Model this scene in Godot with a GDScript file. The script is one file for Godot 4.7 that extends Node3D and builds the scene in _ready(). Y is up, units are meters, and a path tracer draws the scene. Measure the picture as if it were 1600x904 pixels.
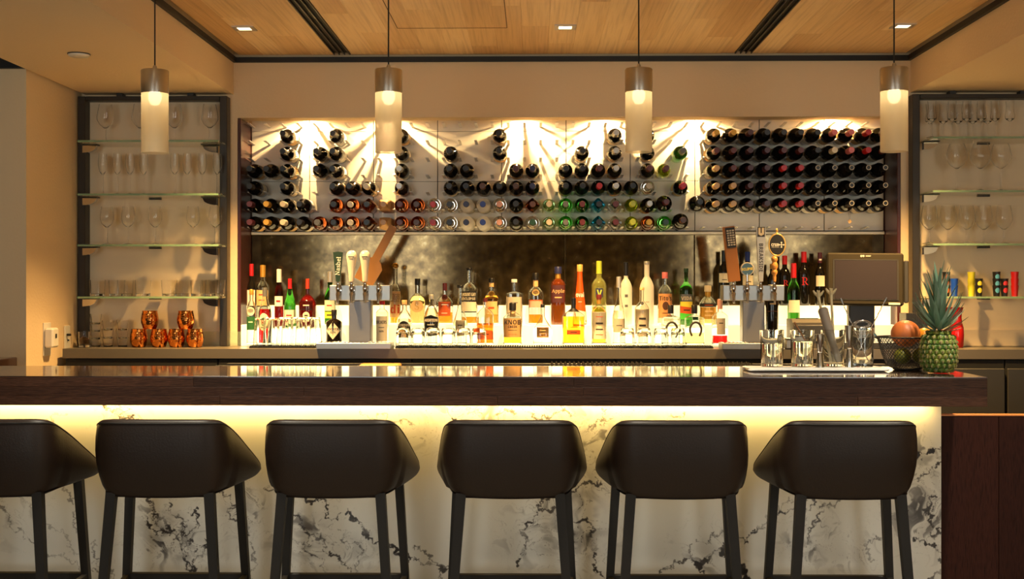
extends Node3D
# A bar seen from the stools: marble front, dark oak counter, back bar with lit steps, wine wall, glass racks.

const WARM := Color(1.0, 0.80, 0.50)
const CT := 1.0655          # top of the bar counter
const BC := 1.0825          # top of the back counter

func _ready() -> void:
	rng.seed = 7
	font = SystemFont.new()
	font.font_names = PackedStringArray(["Droid Sans"])
	font.font_weight = 700
	font_serif = SystemFont.new()
	font_serif.font_names = PackedStringArray(["Droid Serif"])
	# camera
	var cam := Camera3D.new()
	cam.name = "camera"
	cam.position = Vector3(0, 1.375, 0)
	cam.rotation_degrees.y = 1.0
	cam.fov = rad_to_deg(2.0 * atan(452.0 / 1956.0))
	cam.near = 0.05
	cam.far = 60.0
	add_child(cam)
	# air and exposure
	var env := Environment.new()
	env.background_mode = Environment.BG_COLOR
	env.background_color = Color(0.02, 0.02, 0.025)
	env.tonemap_mode = Environment.TONE_MAPPER_LINEAR
	env.tonemap_exposure = 1.12
	env.sdfgi_enabled = true
	env.ssao_enabled = true
	env.ssil_enabled = true
	var we := WorldEnvironment.new()
	we.name = "world_environment"
	we.environment = env
	add_child(we)
	# daylight through the two street windows behind the guests
	for s in [-1.0, 1.0]:
		area("window_daylight", Vector3(0.4 + s * 2.3, 1.5, 2.1), Vector2(1.5, 1.9), Color(0.96, 1.0, 0.99), 4.5, Vector3(0, 0, -1))
	# LED strip under the counter edge
	area("counter_strip_light", Vector3(-0.82, 0.951, -4.70), Vector2(4.6, 0.03), Color(1.0, 0.82, 0.46), 1.75, Vector3(0, -1, -0.25))
	# glowing bottle steps
	area("step_light_lower", Vector3(0.175, 1.142, -6.449), Vector2(3.38, 0.085), Color(1.0, 0.89, 0.65), 0.22, Vector3(0, 0, 1))
	area("step_light_upper", Vector3(0.175, 1.244, -6.579), Vector2(3.38, 0.07), Color(1.0, 0.89, 0.65), 0.19, Vector3(0, 0, 1))
	area("step_light_shelf", Vector3(0.175, 1.1930, -6.513), Vector2(3.38, 0.11), Color(1.0, 0.89, 0.65), 0.14, Vector3(0, 1, 0))
	area("step_light_ledge", Vector3(0.175, 1.2915, -6.638), Vector2(3.38, 0.11), Color(1.0, 0.89, 0.65), 0.22, Vector3(0, 1, 0))
	materials()
	room()
	ceiling()
	bar()
	back_counter()
	wine_wall()
	spirits()
	glass_racks()
	stools()
	pendants()
	towers()
	bar_top()
	till()
	wall_bits()

func area(called: String, at: Vector3, size: Vector2, c: Color, e: float, towards: Vector3) -> void:
	var l := AreaLight3D.new()
	l.name = called
	l.area_size = size
	l.light_color = c
	l.light_energy = e
	l.shadow_enabled = true
	l.area_range = 20.0
	add_child(l)
	l.look_at_from_position(at, at + towards, Vector3.UP if absf(towards.normalized().y) < 0.9 else Vector3.BACK)

func spot(called: String, at: Vector3, towards: Vector3, c: Color, e: float, angle: float, size: float, soft := 0.4) -> void:
	var l := SpotLight3D.new()
	l.name = numbered(called)
	l.light_color = c
	l.light_energy = e
	l.spot_angle = angle
	l.spot_angle_attenuation = soft
	l.spot_range = 15.0
	l.spot_attenuation = 2.0
	l.light_size = size
	l.shadow_enabled = true
	add_child(l)
	l.look_at_from_position(at, at + towards, Vector3.UP if absf(towards.normalized().y) < 0.9 else Vector3.BACK)

# ---------------------------------------------------------------- materials
func materials() -> void:
	var m: StandardMaterial3D
	m = mat("plaster", col(228, 202, 162), 0.85)
	m.heightmap_enabled = true
	m.heightmap_texture = noise_tex(0.05, 3, [])
	m.heightmap_scale = 0.08
	tri(m, Vector3(2, 2, 2))
	m = mat("rack_back", col(218, 198, 164), 0.45)
	m = mat("wine_panel", col(238, 226, 204), 0.35)
	mat("peg_metal", col(216, 212, 204), 0.35, 0.6)
	mat("black_trim", col(26, 24, 22), 0.6)
	mat("black_metal", col(30, 29, 28), 0.45)
	mat("bronze_frame", col(58, 52, 45), 0.4, 0.5)
	mat("void_black", col(10, 9, 8), 0.8)
	mat("dark_cabinet", col(46, 44, 40), 0.5)
	m = mat("floor_wood", col(138, 128, 112), 0.5)
	# maple ceiling boards, grain along z, several tones
	var tones := [col(226, 192, 140), col(216, 178, 124), col(232, 200, 150), col(208, 168, 114), col(222, 186, 132)]
	for i in 5:
		m = mat("maple_%d" % i, tones[i], 0.38)
		m.albedo_texture = noise_tex(0.02, 20 + i, [[0.0, Color(0.86, 0.83, 0.79)], [0.45, Color(0.97, 0.96, 0.95)], [0.62, Color(1, 1, 1)], [1.0, Color(0.90, 0.87, 0.83)]], FastNoiseLite.TYPE_SIMPLEX_SMOOTH, 5)
		tri(m, Vector3(4.0, 4.0, 0.10), Vector3(i * 0.37, 0, i * 0.21))
	# dark stained oak, grain along x
	tones = [col(72, 44, 29), col(60, 36, 23), col(80, 50, 34), col(66, 39, 25)]
	for i in 4:
		m = mat("oak_%d" % i, tones[i], 0.3)
		m.albedo_texture = noise_tex(0.03, 40 + i, [[0.0, Color(0.45, 0.42, 0.4)], [0.4, Color(0.85, 0.83, 0.8)], [0.55, Color(1, 1, 1)], [0.75, Color(0.7, 0.66, 0.62)], [1.0, Color(1, 0.97, 0.94)]], FastNoiseLite.TYPE_SIMPLEX_SMOOTH, 5)
		tri(m, Vector3(0.6, 9.0, 9.0), Vector3(i * 0.31, i * 0.17, 0))
		m.clearcoat_enabled = true
		m.clearcoat = 0.9
		m.clearcoat_roughness = 0.06
		var edge: StandardMaterial3D = m.duplicate()
		edge.resource_name = "oak_edge_%d" % i
		edge.clearcoat_enabled = false
		edge.roughness = 0.5
		edge.metallic_specular = 0.3
		M["oak_edge_%d" % i] = edge
	for i in 3:
		m = mat("wenge_%d" % i, [col(56, 27, 19), col(49, 23, 16), col(62, 31, 22)][i], 0.6)
		m.metallic_specular = 0.25
		m.albedo_texture = noise_tex(0.04, 60 + i, [[0.0, Color(0.5, 0.45, 0.42)], [0.5, Color(1, 1, 1)], [1.0, Color(0.7, 0.64, 0.6)]], FastNoiseLite.TYPE_SIMPLEX_SMOOTH, 5)
		tri(m, Vector3(9, 0.5, 9), Vector3(i * 0.3, 0, 0))
	mat("jamb_wood", col(72, 30, 20), 0.25)
	# antique mirror with worn silvering
	m = mat("antique_mirror", col(255, 255, 255), 0.12, 0.72)
	m.albedo_texture = noise_tex(0.018, 80, [[0.0, col(62, 48, 27)], [0.35, col(84, 66, 38)], [0.6, col(96, 77, 46)], [0.8, col(108, 88, 54)], [1.0, col(136, 118, 84)]], FastNoiseLite.TYPE_SIMPLEX, 6)
	m.roughness = 0.1
	tri(m, Vector3(1.2, 1.2, 1.2))
	# leather
	m = mat("leather", col(38, 27, 21), 0.45)
	m.metallic_specular = 0.34
	m.heightmap_enabled = true
	m.heightmap_texture = noise_tex(0.03, 90, [], FastNoiseLite.TYPE_CELLULAR, 2)
	m.heightmap_scale = 0.03
	m.uv1_triplanar = true
	m.uv1_scale = Vector3(9, 9, 9)
	mat("leather_seam", col(18, 14, 12), 0.6)
	mat("stool_leg", col(32, 28, 25), 0.55).metallic_specular = 0.35
	# metals
	m = mat("brushed_nickel", col(214, 208, 198), 0.3, 1.0)
	m.anisotropy_enabled = false
	m = mat("chrome", col(214, 210, 204), 0.08, 1.0)
	m = mat("steel", col(168, 166, 162), 0.38, 1.0)
	m = mat("copper", col(222, 138, 66), 0.16, 1.0)
	m.heightmap_enabled = true
	m.heightmap_texture = noise_tex(0.02, 91, [], FastNoiseLite.TYPE_CELLULAR, 1)
	m.heightmap_scale = 0.25
	m.uv1_triplanar = true
	m.uv1_scale = Vector3(7, 7, 7)
	m = mat("counter_stone", col(104, 96, 84), 0.32)
	m.albedo_texture = noise_tex(0.3, 92, [[0.0, Color(0.8, 0.8, 0.8)], [1.0, Color(1, 1, 1)]], FastNoiseLite.TYPE_SIMPLEX, 2)
	tri(m, Vector3(3, 3, 3))
	mat("rubber", col(16, 15, 14), 0.6)
	mat("white_plastic", col(224, 218, 204), 0.4)
	mat("towel", col(226, 224, 218), 0.95)
	# glass
	pane("clear_glass", Color(0.95, 0.97, 0.95), 0.05)
	solid_glass("stem_glass", Color(1, 1, 1), 0.028)
	pane("shelf_glass", Color(0.72, 0.86, 0.76), 0.12)
	pane("shelf_edge", Color(0.56, 0.70, 0.56), 0.55)
	pane("bottle_clear", Color(0.96, 0.97, 0.93), 0.06)
	solid_glass("thick_glass", Color(0.97, 0.98, 0.97))
	m = mat("frosted_shade", col(212, 198, 168), 0.5)
	m.transparency = BaseMaterial3D.TRANSPARENCY_ALPHA
	m.albedo_color.a = 0.86
	m.backlight_enabled = true
	m.backlight = col(255, 244, 220)
	glow("lamp_glow", Color(1.0, 0.86, 0.60), 9.0)
	glow("pendant_glow", Color(1.0, 0.88, 0.66), 5.0)
	glow("downlight_glow", Color(1.0, 0.90, 0.70), 4.0)
	glow("step_glow", Color(1.0, 0.90, 0.66), 1.0)
	glow("strip_glow", Color(1.0, 0.80, 0.42), 3.0)
	glow("window_glow", Color(1.0, 0.95, 0.85), 0.8)
	# liquids and bottle glass
	for a in [["pale", 250, 246, 228], ["goldpale", 250, 226, 150], ["gold", 250, 208, 40], ["whiskey", 246, 164, 30], ["whiskeypale", 246, 178, 70], ["bourbon", 236, 120, 22], ["bourbonpale", 250, 206, 60], ["ruby", 226, 18, 20], ["lime", 150, 226, 40]]:
		solid_glass("liquid_" + a[0], col(a[1], a[2], a[3]), 0.034)
	solid_glass("water", col(248, 250, 250), 0.033)
	solid_glass("glass_green", col(44, 118, 32))
	solid_glass("glass_brightgreen", col(110, 236, 90))
	solid_glass("glass_blue", col(70, 196, 228))
	solid_glass("glass_palegreen", col(196, 236, 160))
	solid_glass("glass_clearsolid", col(250, 246, 236))
	solid_glass("glass_amber", col(150, 64, 20))
	solid_glass("glass_darkred", col(110, 14, 14))
	solid_glass("glass_olive", col(206, 208, 110))
	solid_glass("glass_yellowgreen", col(190, 214, 50))
	mat("glass_dark", col(17, 15, 12), 0.06)
	mat("glass_brown", col(24, 17, 11), 0.08)
	mat("glass_orange", col(226, 84, 24), 0.25)
	m = mat("glass_frost", col(240, 236, 226), 0.3)
	m.backlight_enabled = true
	m.backlight = col(255, 250, 240)

const TINT := {"black": [20, 18, 17], "white": [236, 230, 218], "cream": [232, 218, 188], "red": [190, 26, 32], "redwax": [200, 60, 34], "green": [30, 96, 46], "gold": [204, 152, 62], "tan": [222, 180, 120],
	"grey": [96, 94, 90], "greytan": [190, 176, 152], "rust": [196, 80, 26], "maroon": [92, 26, 22], "silver": [188, 184, 176], "kraft": [190, 146, 92], "blush": [226, 164, 140], "plum": [74, 30, 40], "navy": [36, 40, 84],
	"blue": [36, 62, 150], "lime": [190, 200, 60], "limelabel": [70, 190, 50], "pink": [226, 120, 120], "copperlabel": [216, 148, 88], "brown": [84, 48, 26], "iron": [62, 54, 46], "slate": [88, 92, 98], "yellow": [232, 206, 60],
	"leather": [120, 66, 44], "greendark": [22, 60, 30], "amberglass": [228, 170, 90], "clearcap": [220, 204, 170], "blackwhite": [24, 22, 22], "dark": [34, 28, 24]}

func ink(k: String, rough := 0.55) -> StandardMaterial3D:
	var c: Array = TINT[k]
	var metal := 0.55 if k in ["gold", "silver"] else 0.0
	return hexmat(col(c[0], c[1], c[2]), 0.35 if metal > 0.0 else rough, metal)

# ---------------------------------------------------------------- room
func room() -> void:
	var P: Material = M.plaster
	struct("floor", "dark wooden floor under the stools", "floor", span(Vector3(-5.3, -0.1, -7.2), Vector3(4.3, 0, 2.6)), M.floor_wood, mid(Vector3(-5.3, -0.1, -7.2), Vector3(4.3, 0, 2.6)))
	var mb := MB.new()
	mb.box(Vector3(-2.6, 0, -6.86), Vector3(-1.545, 2.75, -6.5))
	mb.box(Vector3(1.895, 0, -6.86), Vector3(4.2, 2.75, -6.5))
	mb.box(Vector3(-1.545, 2.269, -6.62), Vector3(1.895, 2.75, -6.5))
	mb.box(Vector3(-1.545, 2.33, -6.86), Vector3(1.895, 2.75, -6.62))
	mb.box(Vector3(-1.545, 0, -6.86), Vector3(1.895, 2.33, -6.76))
	struct("wall_back", "beige plaster wall with the long lit niche", "wall", mb.mesh(), P)
	mb = MB.new()
	mb.box(Vector3(-5.2, 0, -6.5), Vector3(-2.36, 2.75, -5.78))
	struct("wall_left", "beige pier turning the corner beside the mug shelves", "wall", mb.mesh(), P)
	struct("wall_outer", "plain plaster wall at the guests' side", "wall", span(Vector3(-5.3, 0, -5.78), Vector3(-5.2, 2.75, 2.6)), P, mid(Vector3(-5.3, 0, -5.78), Vector3(-5.2, 2.75, 2.6)))
	struct("wall_right", "plain plaster wall beyond the glass rack", "wall", span(Vector3(4.2, 0, -6.86), Vector3(4.3, 2.75, 2.6)), P, mid(Vector3(4.2, 0, -6.86), Vector3(4.3, 2.75, 2.6)))
	mb = MB.new()
	for r in [[-5.2, -2.65], [-1.15, 1.95], [3.45, 4.2]]:
		mb.box(Vector3(r[0], 0, 2.2), Vector3(r[1], 2.75, 2.3))
	for r in [[-2.65, -1.15], [1.95, 3.45]]:
		mb.box(Vector3(r[0], 0, 2.2), Vector3(r[1], 0.55, 2.3))
		mb.box(Vector3(r[0], 2.45, 2.2), Vector3(r[1], 2.75, 2.3))
	struct("wall_front", "brown panelled street wall behind the guests with two windows", "wall", mb.mesh(), mat("brown_panel", col(92, 70, 50), 0.6))
	for i in 2:
		var x := -1.9 if i == 0 else 2.7
		var w := struct("window_%d" % (i + 1), "street window pane behind the guests, %s of two" % nth(i + 1), "window", span(Vector3(-0.75, -0.95, -0.01), Vector3(0.75, 0.95, 0.01)), M.window_glow, Vector3(x, 1.5, 2.25))
		mb = MB.new()
		mb.box(Vector3(-0.75, -0.95, -0.04), Vector3(-0.70, 0.95, -0.01))
		mb.box(Vector3(0.70, -0.95, -0.04), Vector3(0.75, 0.95, -0.01))
		mb.box(Vector3(-0.02, -0.95, -0.04), Vector3(0.02, 0.95, -0.01))
		mb.box(Vector3(-0.75, 0.90, -0.04), Vector3(0.75, 0.95, -0.01))
		mb.box(Vector3(-0.75, -0.95, -0.04), Vector3(0.75, -0.90, -0.01))
		part(w, "window_frame", mb.mesh(), M.black_metal)
	# soffits either side of the boarded ceiling
	struct("soffit_left", "dropped plaster soffit over the mug shelves", "soffit", span(Vector3(-2.34, 2.39, -6.5), Vector3(-1.565, 2.75, 2.2)), P, mid(Vector3(-2.34, 2.39, -6.5), Vector3(-1.565, 2.75, 2.2)))
	struct("soffit_right", "dropped plaster soffit over the stemware rack", "soffit", span(Vector3(1.945, 2.39, -6.5), Vector3(4.2, 2.75, 2.2)), P, mid(Vector3(1.945, 2.39, -6.5), Vector3(4.2, 2.75, 2.2)))
	# jambs of the niche
	for i in 2:
		var x := -1.536 if i == 0 else 1.886
		struct("trim_%d" % (i + 1), "maroon wooden jamb of the niche beside the %s" % ["mug shelves", "till screen"][i], "jamb", cbox(Vector3(0.018, 1.185, 0.255), 0.002), M.jamb_wood, Vector3(x, BC, -6.6275))
	struct("trim_3", "black shadow gap strip along the top of the header", "trim", span(Vector3(-1.565, 2.556, -6.5), Vector3(1.945, 2.582, -6.482)), M.black_trim, mid(Vector3(-1.565, 2.556, -6.5), Vector3(1.945, 2.582, -6.482)))
	for i in 2:
		var x := -1.565 if i == 0 else 1.927
		struct("trim_%d" % (i + 4), "black strip between boards and %s soffit" % ["mug shelf", "stemware rack"][i], "trim", span(Vector3(x, 2.556, -6.482), Vector3(x + 0.018, 2.582, 2.2)), M.black_trim, mid(Vector3(x, 2.556, -6.482), Vector3(x + 0.018, 2.582, 2.2)))
	struct("trim_6", "black strip above the grey pier face", "trim", span(Vector3(-5.2, 2.40, -5.78), Vector3(-2.36, 2.47, -5.75)), M.black_trim, mid(Vector3(-5.2, 2.40, -5.78), Vector3(-2.36, 2.47, -5.75)))
	# ledge of dark oak against the pier
	one("wall_ledge", "dark oak ledge fixed to the grey pier face", "ledge", span(Vector3(-3.4, 1.015, -5.775), Vector3(-2.40, 1.062, -5.5), 0.004), M.oak_1, mid(Vector3(-3.4, 1.015, -5.775), Vector3(-2.40, 1.062, -5.5)))

func ceiling() -> void:
	var c := struct("ceiling", "maple boarded ceiling over the bar", "ceiling", span(Vector3(-5.2, 2.62, -6.5), Vector3(4.2, 2.75, 2.2)), M.void_black, mid(Vector3(-5.2, 2.62, -6.5), Vector3(4.2, 2.75, 2.2)))
	var o := c.position
	var w := 0.127
	var x := -1.53
	var ci := 0
	var open_slots := [[-1.035, -0.945], [1.03, 1.12]]
	while x < 1.90:
		var x1 := minf(x + w, 1.912)
		var cut := false
		for s in open_slots:
			if x < s[0] and x1 > s[0]:
				x1 = s[0]
			if x >= s[0] - 0.001 and x < s[1]:
				x = s[1]
				cut = true
		if cut:
			continue
		var z := -6.47 - (ci * 0.41 - floorf(ci * 0.41 / 1.3) * 1.3)
		while z < 2.1:
			var z0 := maxf(z, -6.47)
			var z1 := minf(z + 1.3, 2.15)
			if z1 - z0 > 0.05:
				part(c, "plank", cbox(Vector3(x1 - x - 0.0006, 0.02, z1 - z0 - 0.0006), 0.0004, true), M["maple_%d" % rng.randi_range(0, 4)], Vector3((x + x1) / 2, 2.601, (z0 + z1) / 2) - o)
			z += 1.3
		x = x1
		ci += 1
	for s in 2:
		var xs: float = [-0.99, 1.075][s]
		var t := thing("linear_air_vent", "long black slotted air vent in the boards toward the %s" % ["mug shelves", "stemware rack"][s], "air vent", Vector3(xs, 2.592, -2.2), "ceiling air vents")
		part(t, "channel", cbox(Vector3(0.088, 0.012, 8.5), 0.001, true), M.void_black, Vector3(0, 0.012, 0))
		for k in 4:
			part(t, "blade", cbox(Vector3(0.006, 0.014, 8.5), 0.001, true), M.bronze_frame, Vector3(-0.041 + k * 0.0273, 0.0, 0))
	# hatch outline
	var h := thing("ceiling_hatch", "flush access hatch with fine dark outline in the boards", "hatch", Vector3(-0.38, 2.5905, -5.45))
	for b in [[0, -0.37, 0.51, 0.004], [0, 0.37, 0.51, 0.004], [-0.255, 0, 0.004, 0.74], [0.255, 0, 0.004, 0.74]]:
		part(h, "joint", cbox(Vector3(b[2], 0.002, b[3]), 0.0005, true), M.brown_joint if M.has("brown_joint") else mat("brown_joint", col(96, 70, 42), 0.7), Vector3(b[0], 0, b[1]))
	# square downlights: three in view, two rows more over the guests
	var n := 0
	for z in [-5.8, -4.1, -2.2, -0.2]:
		for i in 3:
			var x2: float = [-1.346, 0.145, 1.70][i]
			if n < 3:
				var t := thing("square_downlight", "square recessed downlight in the boards, %s" % ["nearest the mug shelves", "in the middle of the row", "nearest the stemware rack"][i], "downlight", Vector3(x2, 2.5895, z), "square ceiling downlights")
				downlight_parts(t)
			else:
				var t := thing("square_downlight", "square recessed downlight %s, %s" % [["over the bar stools", "over the guests' floor", "by the street windows"][n / 3 - 1], nth(i + 1)], "downlight", Vector3(x2, 2.5895, z), "square ceiling downlights")
				downlight_parts(t)
			spot("downlight_beam", Vector3(x2, 2.575, z), Vector3(0, -1, 0), WARM if n < 3 else Color(1.0, 0.96, 0.86), 16.0 if n < 3 else 4.5, 46.0, 0.04, 1.0)
			n += 1

func downlight_parts(t: Node3D) -> void:
	var mb := MB.new()
	for b in [[-0.05, -0.03, -0.05, 0.05], [0.03, 0.05, -0.05, 0.05], [-0.03, 0.03, -0.05, -0.03], [-0.03, 0.03, 0.03, 0.05]]:
		mb.box(Vector3(b[0], -0.004, b[2]), Vector3(b[1], 0.001, b[3]))
	part(t, "trim_plate", mb.mesh(), M.brushed_nickel)
	part(t, "lamp_lens", cbox(Vector3(0.06, 0.002, 0.06), 0.0005, true), M.downlight_glow, Vector3(0, 0.0, 0))

# ---------------------------------------------------------------- bar
func marble_image() -> ImageTexture:
	var wpx := 2048
	var hpx := 416
	var x0 := -3.3
	var wid := 4.83
	var hei := 0.961
	var k := wpx / wid
	var dark := PackedFloat32Array()
	dark.resize(wpx * hpx)
	var n1 := FastNoiseLite.new()
	n1.seed = 5; n1.frequency = 2.4; n1.fractal_octaves = 4
	var n2 := FastNoiseLite.new()
	n2.seed = 9; n2.frequency = 3.2; n2.fractal_octaves = 5
	var n3 := FastNoiseLite.new()
	n3.seed = 12; n3.frequency = 0.9; n3.fractal_octaves = 3
	var n4 := FastNoiseLite.new()
	n4.seed = 21; n4.frequency = 22.0; n4.fractal_octaves = 3
	var all := VEINS.duplicate()
	var r := RandomNumberGenerator.new()
	r.seed = 4
	# veins outside the picture, to the left
	for q in 8:
		var p := Vector2(-3.3 + r.randf() * 1.2, r.randf() * 0.9)
		var line := []
		for s in 6:
			line.append([p.x, p.y])
			p += Vector2(0.06 + r.randf() * 0.06, -0.03 - r.randf() * 0.1)
		all.append([line, 1.0 + r.randf() * 2.0, 0.4 + r.randf() * 0.4])
	# veins below the picture's edge go on down
	for v in VEINS:
		var last: Array = v[0][v[0].size() - 1]
		if last[1] < 0.42:
			var line := [last]
			var p := Vector2(last[0], last[1])
			for s in 5:
				p += Vector2(r.randf_range(-0.05, 0.09), -0.08)
				line.append([p.x, p.y])
			all.append([line, v[1], v[2]])
	for v in all:
		var pts: Array = v[0]
		var wd: float = v[1]
		var st: float = v[2]
		for s in pts.size() - 1:
			var a := Vector2(pts[s][0], pts[s][1])
			var b := Vector2(pts[s + 1][0], pts[s + 1][1])
			var steps := int(a.distance_to(b) * k * 1.6) + 2
			for i in steps:
				var p := a.lerp(b, float(i) / steps)
				p += Vector2(n1.get_noise_2d(p.x * 4.0, p.y * 4.0), n1.get_noise_2d(p.x * 4.0 + 40.0, p.y * 4.0)) * 0.05
				p += Vector2(n4.get_noise_2d(p.x, p.y), n4.get_noise_2d(p.x + 9.0, p.y)) * 0.014
				var rad := 0.6 + wd * minf(0.62, pow(maxf(0.0, n4.get_noise_2d(p.x * 0.7 + 3.0, p.y * 0.7) + 0.5), 1.6) * 0.8)
				var fade := clampf(0.95 + 1.1 * n4.get_noise_2d(p.x * 0.35 + 17.0, p.y * 0.35), 0.3, 1.0)
				var cx := (p.x - x0) * k
				var cy := (hei - p.y) * k
				var ir := int(rad) + 1
				for yy in range(int(cy) - ir, int(cy) + ir + 1):
					if yy < 0 or yy >= hpx:
						continue
					for xx in range(int(cx) - ir, int(cx) + ir + 1):
						if xx < 0 or xx >= wpx:
							continue
						var d := Vector2(xx - cx, yy - cy).length()
						var val := clampf(rad - d + 0.5, 0.0, 1.0) * st * fade
						if val > dark[yy * wpx + xx]:
							dark[yy * wpx + xx] = val
	var bytes := PackedByteArray()
	bytes.resize(wpx * hpx * 3)
	for y in hpx:
		var wy := hei - y / k
		for x in wpx:
			var wx := x0 + x / k
			var sx := clampi(x + int(round(n4.get_noise_2d(wx * 1.7 + 60.0, wy * 1.7) * 5.0)), 0, wpx - 1)
			var sy := clampi(y + int(round(n4.get_noise_2d(wx * 1.7 + 80.0, wy * 1.7) * 5.0)), 0, hpx - 1)
			var d := dark[sy * wpx + sx]
			var mask := 0.06
			for c in CLUSTERS:
				var dx: float = wx - c[0]
				var dy: float = wy - c[1]
				var q: float = (dx * dx + dy * dy) / (c[2] * c[2])
				if q < 4.0:
					mask += c[3] * exp(-q)
			var cloud := n3.get_noise_2d(wx, wy)
			var shade := 0.0
			if mask > 0.07:
				var ax := wx + n1.get_noise_2d(wx, wy) * 0.16
				var ay := wy + n1.get_noise_2d(wx + 31.0, wy) * 0.16
				var na := n2.get_noise_2d(ax * 1.9 - ay * 0.9, ay * 1.6 + ax * 0.7)
				var nb := n1.get_noise_2d(ax * 3.4 + 7.0, ay * 3.4)
				var line := clampf(1.0 - absf(na) / 0.022, 0.0, 1.0) * clampf(0.5 + 2.0 * n4.get_noise_2d(wx * 0.5, wy * 0.5), 0.1, 1.0)
				var fine := clampf(1.0 - absf(nb) / 0.02, 0.0, 1.0) * 0.6
				var blob := clampf((na - 0.24) * 14.0, 0.0, 1.0) * clampf(0.35 + 2.0 * nb, 0.0, 1.0)
				shade = minf(mask, 1.0) * maxf(maxf(line, fine), blob * 0.8) * 0.95
				shade = maxf(shade, clampf(mask - 0.3, 0.0, 0.7) * 0.4 * clampf(0.3 + 2.0 * n2.get_noise_2d(ax * 3.0 + 5.0, ay * 3.0), 0.0, 1.0))
			var t := clampf(maxf(d, shade), 0.0, 0.95)
			var g := 0.89 - 0.05 * clampf(cloud * 2.0, 0.0, 1.0)
			var i := (y * wpx + x) * 3
			bytes[i] = int(255.0 * lerpf(g, 0.13, t))
			bytes[i + 1] = int(255.0 * lerpf(g - 0.005, 0.115, t))
			bytes[i + 2] = int(255.0 * lerpf(g - 0.02, 0.125, t))
	return ImageTexture.create_from_image(Image.create_from_data(wpx, hpx, false, Image.FORMAT_RGB8, bytes))

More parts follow.
